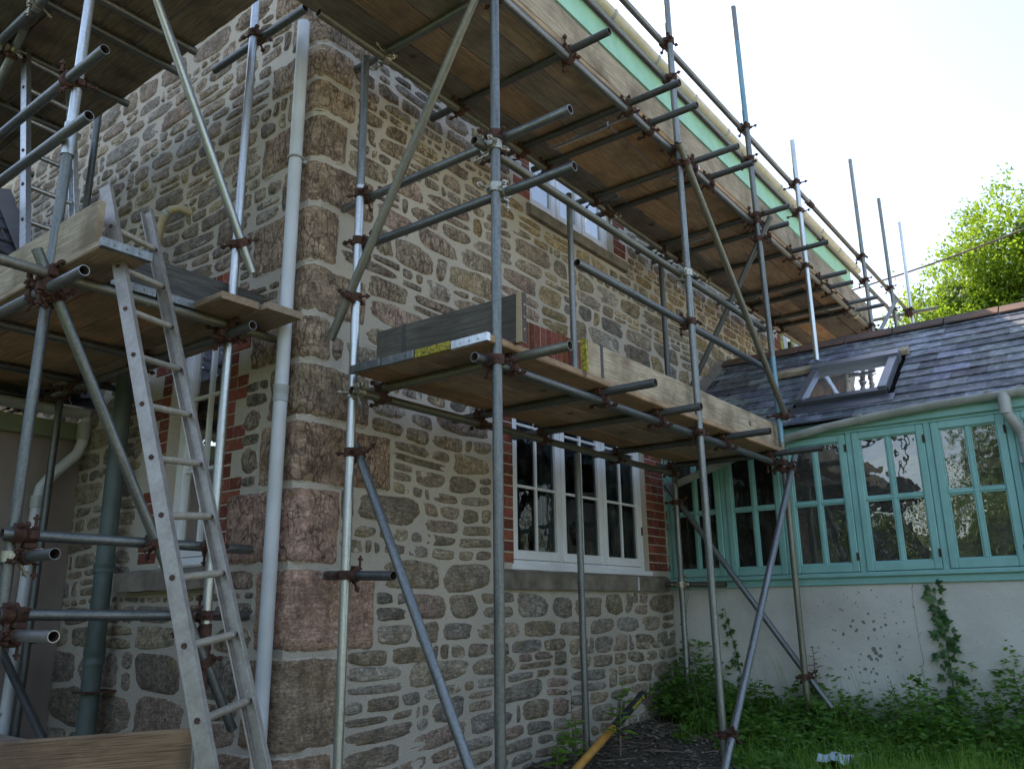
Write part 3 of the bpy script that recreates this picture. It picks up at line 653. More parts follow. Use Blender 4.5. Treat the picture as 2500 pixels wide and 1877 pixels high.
s.add([rp(sk[0], sk[2], -.01), rp(sk[0], YE-.1, -.01), rp(sk[1], YE-.1, -.01), rp(sk[1], sk[2], -.01)], [(0, 1, 2, 3)], 1, scol=(.012, .012, .012))
for r in range(12):
    y = .0-(.0 if r % 2 else .13); u0 = r*ex-.01
    if r % 2 == 0: yy = [(0, y)]
    else: yy = []
    while y > YE-.1:
        yy.append((y, y-.285)); y -= .265
    for a, c in yy:
        if u0 > sk[0]-.06 and u0 < sk[1]+.02 and c < sk[3]+.03 and a > sk[2]-.03:
            if a > sk[3]+.06: c = sk[3]+.03
            elif c < sk[2]-.06: a = sk[2]-.03
            else: continue
        q = rnd.uniform(.45, 1.6); ci = (.115*q, .13*q*rnd.uniform(.95, 1.05), .145*q*rnd.uniform(.9, 1.15)); j = rnd.uniform(-.004, .004); t_ = rnd.uniform(0, .005)
        u1 = u0+ex*1.25
        P = [rp(u0+j, a-.010, .014+t_), rp(u0+j, c+.010, .014+rnd.uniform(0, .005)), rp(u1, c+.010, .003), rp(u1, a-.010, .003), rp(u0+j, a-.010, .006+t_), rp(u0+j, c+.010, .006)]
        s.add(P, [(0, 3, 2, 1), (4, 0, 1, 5), (0, 4, 3), (1, 2, 5)], 0, scol=ci)
TP = rp(RL, 0, 0); BD = Vector((7.75, 0, 2.1))-TP
def bq_(u, y): return TP+BD*u+Vector((0, y, 0))
for a_, c_, e_, f_ in ((0, -.003, 1, -1.12), (0, -1.60, 1, YE-.1), (0, -1.12, .155, -1.60), (.30, -1.12, 1, -1.60)): s.add([bq_(a_, c_), bq_(a_, f_), bq_(e_, f_), bq_(e_, c_)], [(0, 1, 2, 3)], 0, scol=(.07, .07, .08))
roof = s.build('roof', ['slate', 'underlay'], ext)
b = MB(); y = 0
top = rp(RL, 0)
while y > YE-.1:
    h = .004*rnd.random()
    for sg in (-1, 1):
        for (dx0, dz0, dx1, dz1) in ((0, .055, .12, -.035),):
            A = [Vector((top.x+sg*dx0, y, top.z+dz0+h)), Vector((top.x+sg*dx1, y, top.z+dz1+h)), Vector((top.x+sg*dx1, y-.44, top.z+dz1+h)), Vector((top.x+sg*dx0, y-.44, top.z+dz0+h))]
            B = [p-Vector((0, 0, .014)) for p in A]; b.add(A+B, [(0, 1, 2, 3), (7, 6, 5, 4), (0, 4, 5, 1), (1, 5, 6, 2), (2, 6, 7, 3)], 0)
    y -= .45
b.build('ridge_tile', 'ridge_tile', roof)
b = MB()   # mortar fillet where the roof meets the stone wall
vs = []
for i in range(31):
    u = -.1+(RL+.1)*i/30; vs += [rp(u, -.001, .10+.05*nz(u*4, 1)), rp(u, -.07-.04*nz(u*5, 3), .014)]
b.add(vs, [(2*i, 2*i+1, 2*i+3, 2*i+2) for i in range(30)], 0, True); b.build('flashing', 'rubble', roof)
# skylight
def roofbox(mb, u0, u1, y0, y1, h0, h1, ch=.004):
    mt = Matrix(((ux.x, 0, nr.x, O.x), (0, 1, 0, 0), (ux.z, 0, nr.z, O.z), (0, 0, 0, 1))); mb.bbox((u0, y0, h0), (u1, y1, h1), ch, mat=mt)
u0, u1, y0, y1 = sk; b = MB()
roofbox(b, u0, u1, y0, y0+.07, .0, .085); roofbox(b, u0, u1, y1-.07, y1, .0, .085); roofbox(b, u1-.09, u1+.02, y0-.01, y1+.01, .0, .105)
sky_l = b.build('skylight', 'light_grey_metal', roof)
b = MB()
for yy in (-1.12, -1.34, -1.42, -1.60): q0, q1 = bq_(.15, yy), bq_(.305, yy); b.tube([q0, q1], .018, 6)
for uu in (.155, .225, .30): b.tube([bq_(uu, -1.1), bq_(uu, -1.62)], .018, 6)
b.build('rear_rooflight', 'dark_grey_metal', roof)
b = MB(); roofbox(b, u0-.02, u0+.055, y0+.0, y1-.0, .0, .06); roofbox(b, u0-.17, u0-.02, y0-.06, y1+.06, .008, .02); roofbox(b, u0+.06, u0+.09, y0+.07, y1-.07, .02, .05); b.build('apron', 'dark_grey_metal', sky_l)
b = MB(); b.add([rp(u0+.05, y0+.07, .05), rp(u0+.05, y1-.07, .05), rp(u1-.09, y1-.07, .05), rp(u1-.09, y0+.07, .05)], [(0, 1, 2, 3)]); b.build('pane', 'glass_roof', sky_l)
wb = MB(); p0 = rp(1.16, -.78, .045); p1 = rp(1.21, -2.02, .045)
mt = frame_along(p0, p1, nr)
wb.bbox((0, -.05, -.02), (1.24, .05, .03), .004, mat=mt)
tag(wb.build('timber_plank', 'wood_grey', None, mt), 'weathered plank lying across the slates above the skylight', 'plank')

# ------------------------------------------------------------------ annexe at the left
an = thing('rendered_annexe', 'pinkish rendered annexe in the dark corner at far left', 'annexe', (-1, 2.45, -.5))
b = MB(); b.box((-4.5, 2.45, -.9), (-.004, 4.5, 1.95)); b.build('wall', 'wall_pink', an)
b = MB(); b.bbox((-4.6, 2.39, 1.93), (-.03, 2.42, 2.05), .004); b.box((-4.6, 2.42, 1.955), (-.03, 2.6, 1.98)); b.build('fascia', 'paint_dull_green', an)
g = MB(); half_gutter(g, (-4.6, 2.33, 2.14), (-.05, 2.33, 2.13), .06, (0, -1, 0)); g.build('gutter', 'pvc_grey', an)
b = MB(); b.tube([(-.06, 2.33, 2.09), (-.06, 2.33, 1.9), (-.09, 2.33, 1.82), (-.22, 2.36, 1.66), (-.27, 2.38, 1.58), (-.28, 2.38, 1.5), (-.30, 2.38, -.3)], .036, 16); ad = b.build('downpipe', 'pvc_pale', an)
for q0, q1 in (((-.06, 2.33, 2.05), (-.06, 2.33, 1.93)), ((-.28, 2.38, 1.52), (-.28, 2.38, 1.44))): b = MB(); b.tube([q0, q1], .044, 16); b.build('collar', 'pvc_grey', ad)
for x_, z_ in ((-.38, 1.25), (-.4, .15)): b = MB(); b.box((x_, 2.36, z_), (x_+.13, 2.45, z_+.02)); b.build('clip', 'pvc_grey', ad)
s = MB()
for r in range(14):
    y0_, z0_ = 2.30+r*.16, 2.15+r*.17
    x = -4.6+(.13 if r % 2 else 0)
    while x < -.02:
        q = rnd.uniform(.7, 1.2); x2 = min(x+.26, -.01); s.add([(x+.002, y0_, z0_+.012), (x2-.002, y0_, z0_+.012), (x2-.002, y0_+.2, z0_+.19), (x+.002, y0_+.2, z0_+.19), (x+.002, y0_, z0_), (x2-.002, y0_, z0_)], [(0, 1, 2, 3), (4, 5, 1, 0)], 0, scol=(.055*q, .058*q, .07*q)); x += .26
s.build('roof', 'slate', an)
b = MB(); b.add([(-.16, 2.3, 2.20), (-.003, 2.3, 2.24), (-.003, 4.55, 4.65), (-.16, 4.55, 4.6)], [(0, 1, 2, 3)]); b.build('flashing', 'dark_grey_metal', an)
b = MB(); b.bbox((-2.2, 1.9, -.6), (-.35, 2.44, .06), .01); tag(b.build('concrete_step', 'mortar'), 'low grey concrete step at the foot of the pinkish wall', 'step')

# ------------------------------------------------------------------ scaffolds
R0 = .02415
SC1 = thing('tube_scaffold', 'galvanised tube scaffold with two platforms along the long stone wall', 'scaffold', (2.3, -1.2, ground(2.3, -1.2)))
SC2 = thing('gable_scaffold', 'galvanised tube scaffold in front of the gable wall behind the ladders', 'scaffold', (-1.2, .35, ground(-1.2, .35)))
tubes = []
def tube(kind, p0, p1, mat='galv', par=None, r=R0):
    p0, p1 = Vector(p0), Vector(p1); par = par or SC1; L = (p1-p0).length; z = (p1-p0).normalized()
    x = (Vector((1, 0, 0)) if abs(z.x) < .9 else Vector((0, 1, 0))); y = z.cross(x).normalized(); x = y.cross(z)
    mt = Matrix(((x.x, y.x, z.x, p0.x), (x.y, y.y, z.y, p0.y), (x.z, y.z, z.z, p0.z), (0, 0, 0, 1)))
    b = MB(); b.tube([(0, 0, 0), (0, 0, L)], r, 20, inner=.84, imi=1); b.v = [mt @ v for v in b.v]
    b.build(kind, [mat, 'tube_inside'], par, mt); tubes.append((p0, p1, par, kind)); return mt
yo, yi = -1.2, -.22
def st(x, y, z0, z1, mat='galv', par=None, xt=None, yt=None): tube('standard', (x, y, z0), (xt if xt is not None else x, yt if yt is not None else y, z1), mat, par)
st(.165, yo, ground(.165, yo)-.03, 6.2, 'galv'); st(2.335, yo, ground(2.3, yo)-.03, 6.0, 'galv', xt=2.28)
st(3.86, yo, -.2, 2.03, 'galv_olive'); st(3.86, yo, 2.03, 2.75, 'galv_blue', xt=3.84); st(3.84, yo, 2.75, 4.9, 'galv', xt=3.762); st(3.762, yo, 4.9, 5.75, 'galv_blue', xt=3.733); st(3.733, yo, 5.75, 6.12, 'galv', xt=3.72)
st(5.05, yo, 3.0, 5.36, 'galv_bright'); st(7.37, yo, 2.3, 6.2, 'galv'); st(8.7, yo, 2.3, 6.2, 'galv'); st(9.7, yo, 2.3, 6.29, 'galv_bright', xt=9.88)
st(.15, yi, ground(.15, yi)-.03, 3.10, 'galv_bright'); st(.15, yi, 3.10, 3.955, 'galv')
st(2.32, yi, ground(2.3, yi)-.02, 1.845, 'galv'); st(2.33, yi, 2.46, 3.955, 'galv'); st(3.87, yi, -.1, 1.845, 'galv'); st(3.87, yi, 2.1, 3.955, 'galv_dark')
st(7.3, yi, 2.6, 3.955, 'galv')
zl, zt = 1.87, 1.9195
ly = yo+.05; iy = yi-.05
tube('ledger', (.06, ly, zl), (3.98, ly, zl-.01), 'galv'); tube('ledger', (.10, iy, zl), (3.84, iy, zl-.01), 'galv_olive')
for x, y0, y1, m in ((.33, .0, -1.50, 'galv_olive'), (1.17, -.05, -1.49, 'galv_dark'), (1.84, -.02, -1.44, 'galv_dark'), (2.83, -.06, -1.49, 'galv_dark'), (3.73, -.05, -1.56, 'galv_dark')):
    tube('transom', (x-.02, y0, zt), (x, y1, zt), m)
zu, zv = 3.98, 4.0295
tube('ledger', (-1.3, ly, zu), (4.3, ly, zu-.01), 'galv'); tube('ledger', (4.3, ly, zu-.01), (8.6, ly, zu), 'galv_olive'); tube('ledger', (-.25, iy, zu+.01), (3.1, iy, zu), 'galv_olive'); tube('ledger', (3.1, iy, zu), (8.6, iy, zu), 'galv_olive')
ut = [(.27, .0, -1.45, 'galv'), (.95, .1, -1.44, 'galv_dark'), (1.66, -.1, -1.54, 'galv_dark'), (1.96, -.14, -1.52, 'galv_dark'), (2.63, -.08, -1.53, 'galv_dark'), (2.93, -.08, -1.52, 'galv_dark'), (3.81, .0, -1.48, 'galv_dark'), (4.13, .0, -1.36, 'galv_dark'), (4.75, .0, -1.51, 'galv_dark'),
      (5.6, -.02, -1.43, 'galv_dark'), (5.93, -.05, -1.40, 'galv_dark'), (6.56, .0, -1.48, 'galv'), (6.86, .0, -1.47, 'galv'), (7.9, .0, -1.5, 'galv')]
for x, y0, y1, m in ut: tube('transom', (x+rnd.uniform(-.02, .02), y0, zv), (x, y1, zv), m)
gx = yo+.05
tube('guard_rail', (-1.2, gx, 4.885), (5.6, gx, 4.885), 'galv'); tube('guard_rail', (5.6, gx, 4.885), (9.9, gx, 4.875), 'galv_olive')
tube('guard_rail', (-1.2, gx, 4.56), (5.9, gx, 4.57), 'galv'); tube('guard_rail', (5.9, gx, 4.57), (9.2, gx, 4.56), 'galv_olive')
tube('guard_rail', (.06, gx-.0, 2.99), (3.80, gx, 3.01), 'galv_olive'); tube('guard_rail', (.96, gx, 2.64), (3.80, gx, 2.65), 'galv')
tube('end_rail', (.215, .0, 3.05), (.215, -1.62, 3.05), 'galv'); tube('end_rail', (.215, -.12, 2.755), (.235, -1.62, 2.755), 'galv')
tube('brace', (.10, -.08, 2.19), (.10, -1.28, 4.12), 'galv_olive'); tube('brace', (.21, -.195, 1.60), (.20, -1.12, -.12), 'galv')
tube('brace', (2.2, -1.255, 3.95), (3.88, -1.255, 2.22), 'galv_olive'); tube('brace', (3.97, -1.26, 1.93), (2.06, -1.26, -.32), 'galv')
tube('brace', (3.93, -.10, 1.80), (3.93, -1.36, .0), 'galv'); tube('brace', (3.80, -1.32, 3.98), (3.95, -.28, 2.45), 'galv_dark')
tube('tie', (.215, .03, .935), (.215, -.50, .915), 'galv_dark'); tube('tie', (3.93, .0, .94), (3.92, -.6, .925), 'galv_olive')
tube('end_rail', (9.76, .1, 4.82), (9.76, -1.56, 4.81), 'galv_olive'); tube('brace', (7.45, -1.255, 3.9), (8.6, -1.255, 4.64), 'galv')
# gable side
st(-1.2, .35, ground(-1.2, .35)-.05, 2.95, 'galv', SC2); st(-1.2, .35, 2.95, 5.9, 'galv_bright', SC2); st(-.30, .27, ground(-.3, .27)-.05, 5.9, 'galv_bright', SC2); st(-.3, 2.2, -.5, 4.6, 'galv_dark', SC2); st(-1.2, 2.6, -.7, 5.8, 'galv', SC2)
tube('ledger', (-1.255, -.12, 2.145), (-1.255, 4.2, 2.165), 'galv', SC2); tube('ledger', (-.355, -.02, 2.165), (-.355, 3.6, 2.165), 'galv', SC2)
for y, x0, x1, m in ((.205, -1.75, -.02, 'galv_olive'), (1.08, -1.7, -.1, 'galv_dark'), (1.88, -1.6, -.07, 'galv_dark'), (2.7, -1.6, -.1, 'galv_dark')): tube('transom', (x0, y, 2.215), (x1, y, 2.215), m, SC2)
tube('guard_rail', (-1.27+.02, -.02, 3.275), (-1.25, 4., 3.27), 'galv', SC2); tube('guard_rail', (-1.25, .05, 2.955), (-1.25, 4., 2.955), 'galv', SC2)
tube('end_rail', (-1.262, .30, 1.08), (-.05, .30, 1.07), 'galv', SC2); tube('end_rail', (-1.23, .30, .755), (-.04, .31, .735), 'galv', SC2)
tube('guard_rail', (-1.15, .05, .99), (-1.15, 3.3, .99), 'galv', SC2); tube('guard_rail', (-1.15, -.03, .67), (-1.15, 3.3, .67), 'galv_bright', SC2)
tube('brace', (-1.31, .25, 2.33), (-.12, .25, .2), 'galv', SC2); tube('brace', (-.98, .22, 4.0), (-.22, .22, 2.56), 'galv_bright', SC2)
tube('brace', (-1.17, 1.9, 3.52), (-1.17, .95, 4.35), 'galv', SC2); tube('brace', (-.42, 2.5, .70), (-.42, 1.55, .08), 'galv_dark', SC2)
tube('ledger', (-1.255, -.5, 3.98), (-1.255, 5.2, 3.98), 'galv', SC2); tube('ledger', (-.355, -.25, 3.985), (-.355, 1.7, 3.985), 'galv', SC2) if False else None
tube('tie', (-.25, -.15, 4.08), (-.25, .75, 4.08), 'galv', SC2)
for y, x0, x1 in ((.62, -1.5, -.46), (.88, -1.5, -.40), (1.45, -1.5, -.44), (2.1, -1.5, -.45), (2.9, -1.5, -.42), (3.6, -1.5, -.4)): tube('transom', (x0, y, 4.0295), (x1, y, 4.0295), 'galv', SC2)
# couplers wherever two tubes of one scaffold pass within a hand of each other
def ring(b, p, d, w=.046, r=.0325, seg=22):
    x = d.orthogonal().normalized(); y = d.cross(x); vs = []
    for q, rr in ((-w/2, R0+.001), (-w/2, r), (w/2, r), (w/2, R0+.001)):
        for k in range(seg): a = 2*math.pi*k/seg; vs.append(p+d*q+(x*math.cos(a)+y*math.sin(a))*(rr+(.0025*math.sin(3*a+1) if rr == r else 0)))
    b.add(vs, [(i*seg+k, i*seg+(k+1) % seg, (i+1)*seg+(k+1) % seg, (i+1)*seg+k) for i in range(3) for k in range(seg)], 0, False)
def bolt(b, p, d, L=.07):
    b.tube([p, p+d*L], .0065, 6); b.tube([p+d*(L*.62), p+d*(L*.80)], .014, 6); b.tube([p-d*.006, p+d*.004], .013, 6)
def closest(a0, a1, b0, b1):
    u, v, w = a1-a0, b1-b0, a0-b0; a, b_, c, d, e = u.dot(u), u.dot(v), v.dot(v), u.dot(w), v.dot(w); D = a*c-b_*b_
    if D < 1e-6*a*c: return None
    s_, t_ = (b_*e-c*d)/D, (a*e-b_*d)/D
    la, lb = u.length, v.length
    if s_ < .01/la or s_ > 1-.005/la or t_ < .01/lb or t_ > 1-.005/lb: return None
    return a0+u*s_, b0+v*t_
cand = []
for i in range(len(tubes)):
    for j in range(i+1, len(tubes)):
        A, B = tubes[i], tubes[j]
        if A[2] is not B[2]: continue
        r_ = closest(A[0], A[1], B[0], B[1])
        if not r_: continue
        d = (r_[0]-r_[1]).length
        if d > .1: continue
        cand.append(((r_[0]-CAM).length, r_[0], r_[1], (A[1]-A[0]).normalized(), (B[1]-B[0]).normalized(), A[2]))
cand.sort(key=lambda q: q[0]); cnt = {SC1.name: 0, SC2.name: 0}
for dist, pa, pb, da, db, par in cand:
    if cnt[par.name] >= 95: continue
    cnt[par.name] += 1; b = MB(); ring(b, pa, da); ring(b, pb, db)
    n_ = (pb-pa); n_ = n_.normalized() if n_.length > .02 else da.cross(db).normalized()
    mid = (pa+pb)/2
    for p, d, o in ((pa, da, db), (pb, db, da)):
        s_ = (o-d*o.dot(d)).normalized()*(1 if rnd.random() < .5 else -1)
        if s_.length < .5: s_ = d.orthogonal()
        for sg in (-1,):
            q = p+s_*.036*sg; fl = n_ if (p-mid).dot(n_) < 0 else -n_
            bolt(b, q-fl*.030, -fl if rnd.random() < .5 else s_*sg, .05+rnd.uniform(0, .02)); mt = frame_along(q, q+d, s_)
            b.bbox((-.017, -.018, -.012), (.017, .018, .012), .003, mat=mt)
        q = p-s_*-.034; bolt(b, q+d*.0, (s_-fl*.6).normalized(), .055)
    mt = frame_along(mid, mid+da, n_); b.bbox((-.026, -.024, -.012), (.026, .024, .012), .004, mat=mt)
    b.build('coupler', 'new_clip' if rnd.random() < .12 else 'rust', par)
def sleeve(p, d, par, mat='galv_bright', L=.13):
    b = MB(); p, d = Vector(p), Vector(d).normalized(); b.tube([p-d*L/2, p+d*L/2], .031, 16, smooth=True)
    o = d.orthogonal().normalized(); mt = frame_along(p, p+d, o); b.bbox((-L/2, -.012, .02), (L/2, .012, .045), .004, mat=mt)
    for q in (-.035, .035): bolt(b, p+d*q+o*.033-d.cross(o)*.02, d.cross(o), .045)
    b.build('sleeve_coupler', mat, par)
sleeve((-1.2, .35, 2.97), (0, 0, 1), SC2, 'galv_bright', .17); sleeve((5.6, gx, 4.885), (1, 0, 0), SC1, 'rust'); sleeve((5.9, gx, 4.57), (1, 0, 0), SC1, 'rust'); sleeve((2.85, iy, zu), (1, 0, 0), SC1, 'rust', .14); sleeve((-.30, .27, .55), (0, 0, 1), SC2, 'rust', .3)

# ------------------------------------------------------------------ boards
def board(name, label, p0, p1, w=.222, th=.038, mat='wood_warm', flat=True, group=None, cat='scaffold board', bands=(), side=None, crack=False):
    sd = side or ((0, 0, 1) if flat else Vector((0, 0, 1)).cross((Vector(p1)-Vector(p0)).normalized()))
    mt = frame_along(p0, p1, sd); L = (Vector(p1)-Vector(p0)).length; b = MB(); n = max(2, int(L/.25)); vs = []
    bow = rnd.uniform(-.004, .004); tw = rnd.uniform(-.003, .003)
    for i in range(n+1):
        x = L*i/n; z = bow*math.sin(math.pi*i/n)*1.; c = .006
        jit = .003*nz(x*3, L, w*9) if 0 < i < n else 0
        for (y, zz) in ((-w/2+c, 0), (w/2-c, 0), (w/2, c), (w/2, th-c), (w/2-c, th), (-w/2+c, th), (-w/2, th-c), (-w/2, c)): vs.append(mt @ Vector((x, y+jit, zz+z+tw*(y/w)*2*i/n)))
    b.add(vs, [(i*8+k, i*8+(k+1) % 8, (i+1)*8+(k+1) % 8, (i+1)*8+k) for i in range(n) for k in range(8)]+[tuple(range(8))[::-1], tuple(n*8+k for k in range(8))], 0)
    o = b.build(name, mat, None, mt); tag(o, label, cat, group)
    for x0, x1, m, full in bands:
        e = MB(); g = .0022; e.bbox((x0, -w/2-g, -g), (x1, w/2+g, th+g), .002, mat=mt)
        for q in (.25, .5, .75):
            xx = x0 if x0 < L/2 else x1; e.tube([mt @ Vector((xx-.004, -w/2+w*q, th/2)), mt @ Vector((xx+.004, -w/2+w*q, th/2))], .006, 8)
        e.build('end_band', m, o)
    return o
Gu = 'boards of the high platform along the wall'; Gl = 'boards of the low platform along the wall'; Gg = 'boards of the gable platform'; Gt = 'toe boards'
ordn = ['innermost', 'second', 'third', 'outermost']
rowsU = [[-1.3, 2.78, 5.78, 8.6], [-1.28, 1.82, 3.97, 6.7, 8.6], [-1.3, 1.82, 5.78, 8.6], [-1.3, 1.80, 2.79, 6.7, 8.6]]
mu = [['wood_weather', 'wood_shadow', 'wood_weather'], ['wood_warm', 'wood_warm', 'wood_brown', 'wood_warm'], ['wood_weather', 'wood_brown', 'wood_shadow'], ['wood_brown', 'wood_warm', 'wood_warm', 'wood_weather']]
runs = ['nearest the corner quoins', 'over the upper window', 'above the slate roof', 'at the far end']
names4 = {3: [runs[0], runs[1], runs[2]], 4: ['nearest the corner quoins', 'second along from the corner', 'third along from the corner', 'at the far end']}
for r, (jo, ms) in enumerate(zip(rowsU, mu)):
    y = -.18-.1165-r*.240
    for k in range(len(jo)-1):
        g = rnd.uniform(.004, .02)
        board('scaffold_board', f'brown board in the {ordn[r]} row of the high platform, {names4[len(jo)-1][k]}', (jo[k]+g, y+rnd.uniform(-.006, .006), 4.0555), (jo[k+1]-g, y+rnd.uniform(-.006, .006), 4.0555), w=.231, mat=ms[k], group=Gu, bands=[(.0, .02, 'galv_bright', 1)] if k else ())
for r, m, bm in ((0, 'wood_warm', 'galv'), (1, 'wood_brown', 'galv'), (2, 'wood_brown', 'band_yellow'), (3, 'wood_warm', 'galv_bright')):
    y = -.305-.112-r*.2275
    lb = ['grey banded', 'rough blue-grey banded', 'yellow banded', 'shiny banded'][r]
    board('scaffold_board', f'{lb} board, {ordn[r]} row of the low platform', (.05+.01*r, y, 1.945), (3.93, y, 1.945), mat=m, group=Gl, bands=[(-.003, .022, bm, 1)])
board('scaffold_board', 'new pale board lying on top of the low platform below the brick arch', (.9, -.90, 1.986), (3.0, -.93, 1.986), w=.1, mat='wood_pale', group=Gl)
# toe boards
def toe(label, p0, p1, mat, h=.222, th=.036, bands=()): return board('toe_board', label, p0, p1, w=h, th=th, mat=mat, flat=False, group=Gt, cat='toe board', bands=bands)
toe('long weathered toe board under the gutter, near half of the high platform', (-1.2, -1.135, 4.21), (3.9, -1.135, 4.21), 'wood_grey', h=.235)
toe('long weathered toe board under the gutter, far half of the high platform', (3.93, -1.135, 4.21), (7.62, -1.135, 4.21), 'wood_grey', h=.235)
toe('pale toe board with yellow end on the outer edge of the low platform', (1.03, -1.145, 2.095), (3.95, -1.145, 2.095), 'wood_grey', bands=[(-.002, .02, 'band_yellow', 1), (.15, .18, 'band_dark', 1)])
toe('dark grey toe board with orange end across the near end of the low platform', (.27, -.27, 2.115), (.27, -1.27, 2.10), 'wood_dark_grey', h=.25, bands=[(.0, .004, 'band_dark', 1), (.19, .22, 'band_dark', 1), (.965, 1.0, 'wood_pale', 1)])
# gable platform
zb = 2.242
board('scaffold_board', 'banded end board at the outer edge of the gable platform, left of the ladder gap', (-1.125, -.205, zb), (-1.125, 3.7, zb), mat='wood_brown', group=Gg, bands=[(-.003, .025, 'galv', 1)])
board('scaffold_board', 'short warm board just behind the upper end of the paint-splashed ladder', (-.89, .18, zb), (-.89, 3.7, zb), mat='wood_warm', group=Gg, bands=[(-.003, .025, 'galv', 1)])
board('scaffold_board', 'orange board with silver band right of the ladder gap', (-.655, .18, zb), (-.655, 3.6, zb), mat='wood_warm', group=Gg, bands=[(-.003, .025, 'galv', 1)])
board('scaffold_board', 'brown board whose bare end sticks out beside the inner standard', (-.452-.01, -.06, zb), (-.462, 3.5, zb), mat='wood_brown', group=Gg)
board('scaffold_board', 'board of the gable platform reaching closest to the grey downpipe', (-.215-.01, -.11, zb), (-.225, 2.9, zb), mat='wood_brown', group=Gg)
toe('broad weathered toe board along the outer edge of the gable platform', (-1.165, -.04, 2.405), (-1.165, 3.6, 2.405), 'wood_grey', h=.235)
toe('weathered toe board behind the first one, half hidden by the leaning tube', (-1.10, .16, 2.47), (-1.10, 3.4, 2.47), 'wood_grey')
toe('dark toe board across the end of the gable platform behind the ladder', (-.95, .34, 2.40), (-.05, .34, 2.40), 'wood_dark_grey')
rowg = [-.56, -.79, -1.02, -1.25]
for r, x in enumerate(rowg):
    for k, (a, c) in enumerate(((-.1+.03*r, 2.6+.25*(r % 2)), (2.62+.25*(r % 2), 6.4))):
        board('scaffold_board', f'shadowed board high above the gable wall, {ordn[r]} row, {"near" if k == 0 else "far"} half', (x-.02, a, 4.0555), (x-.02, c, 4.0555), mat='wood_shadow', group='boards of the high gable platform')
# stack of boards on edge at the ladder foot
p0, p1 = Vector((-1.62, -.06, 0)), Vector((-.74, -.39, 0))
for k, nm in enumerate(('topmost of the boards standing on edge behind the ladder foot', 'second from top of the boards standing on edge behind the ladder foot', 'third from top of the boards standing on edge behind the ladder foot', 'lowest of the boards standing on edge behind the ladder foot')):
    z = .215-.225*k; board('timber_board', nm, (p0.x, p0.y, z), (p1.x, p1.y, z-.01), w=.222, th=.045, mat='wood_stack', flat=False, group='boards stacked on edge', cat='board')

# ------------------------------------------------------------------ ladders
def ladder(name, label, a, bq, wv, z_first, mat, sw=.075, st_=.027, hole=True, rungr=.014):
    a, bq, wv = Vector(a), Vector(bq), Vector(wv); d = (bq-a).normalized(); L = (bq-a).length
    th = thing(name, label, 'ladder', a); nrm = wv.cross(d).normalized()
    for k in (0, 1):
        p = a+wv*k; mt = frame_along(p, p+d, nrm)   # x along stile, z = normal
        b = MB(); ww = .0035
        b.bbox((0, -st_/2, -sw/2), (L, st_/2, -sw/2+.006), .001, mat=mt); b.bbox((0, -st_/2, sw/2-.006), (L, st_/2, sw/2), .001, mat=mt)
        sgn = 1 if (mt @ Vector((0, 1, 0))-mt @ Vector((0, 0, 0))).dot(wv) * (1 if k == 0 else -1) < 0 else -1
        b.bbox((.001, sgn*(st_/2-.0005), -sw/2+.004), (L-.001, sgn*(st_/2-ww), sw/2-.004), .0005, mat=mt)
        b.bbox((.0005, sgn*(st_/2-.012), -sw/2+.006), (L, sgn*st_/2, -sw/2+.009), .0005, mat=mt)
        b.bbox((-.01, -st_/2-.001, -sw/2-.001), (.05, st_/2+.001, sw/2+.001), .002, mi=1, mat=mt)
        s_ = b.build('stile', [mat, 'plastic_black'], th, mt)
        x = z_first; o = (mt.to_3x3() @ Vector((0, sgn, 0)))*(st_/2+.0015)
        while x < L-.08:
            e = MB(); q = p+d*x; e.tube([q+o*.6, q+o*1.15], .010, 10); x += .25; e.build('rung_end', 'rust', s_)
    x = z_first
    while x < L-.08:
        b = MB(); q = a+d*x; mt = frame_along(q, q+wv, nrm); b.tube([q+wv*.02, q+wv*.98], rungr, 12); b.build('rung', 'rung_alu' if mat == 'aluminium' else mat, th, mt); x += .25
    return th
d = Vector((0, .87, 1.76)).normalized()
base = Vector((-1.10, -.99, .42)); foot = base-d*1.12; top = base+d*2.52
ladder('aluminium_ladder', 'paint splashed aluminium ladder leaning up through the gable platform', foot, top, (.272, .135, .03), 1.12-1.0, 'aluminium', sw=.06, st_=.026)
d2 = Vector((.01, .52, 1.6)).normalized(); b0 = Vector((-1.10, .86, 2.29))
ladder('silver_ladder', 'clean silver ladder standing on the gable platform and rising to the high boards', b0, b0+d2*2.35, (.27, .02, 0), .28, 'galv_bright', sw=.06, st_=.03)

# ------------------------------------------------------------------ small things on the ground
hp = thing('digging_tool', 'tool with orange handle and black socket leaning against the wall foot', 'tool', (1.65, -.45, ground(1.65, -.45)))
a0, a1 = Vector((1.52, -.50, -.28)), Vector((3.22, -.16, .105)); dd = (a1-a0)
q1 = a0+dd*.62; b = MB(); b.tube([a0, a0+dd*.1, a0+dd*.3, q1], [.022, .024, .026, .027], 14); b.build('handle', 'handle_orange', hp)
b = MB(); b.tube([a0+dd*.60, a0+dd*.63, a0+dd*.95, a0+dd*.97, a1], [.031, .031, .03, .035, .034], 12); sk_ = b.build('socket', 'handle_black', hp)
mt = frame_along(a0+dd*.80, a1, (0, -1, .3)); b = MB(); b.bbox((.02, -.012, .028), (.22, .012, .036), .002, mat=mt); b.bbox((.25, -.014, .028), (.29, .014, .037), .002, mat=mt); b.build('sticker', 'band_yellow', sk_)
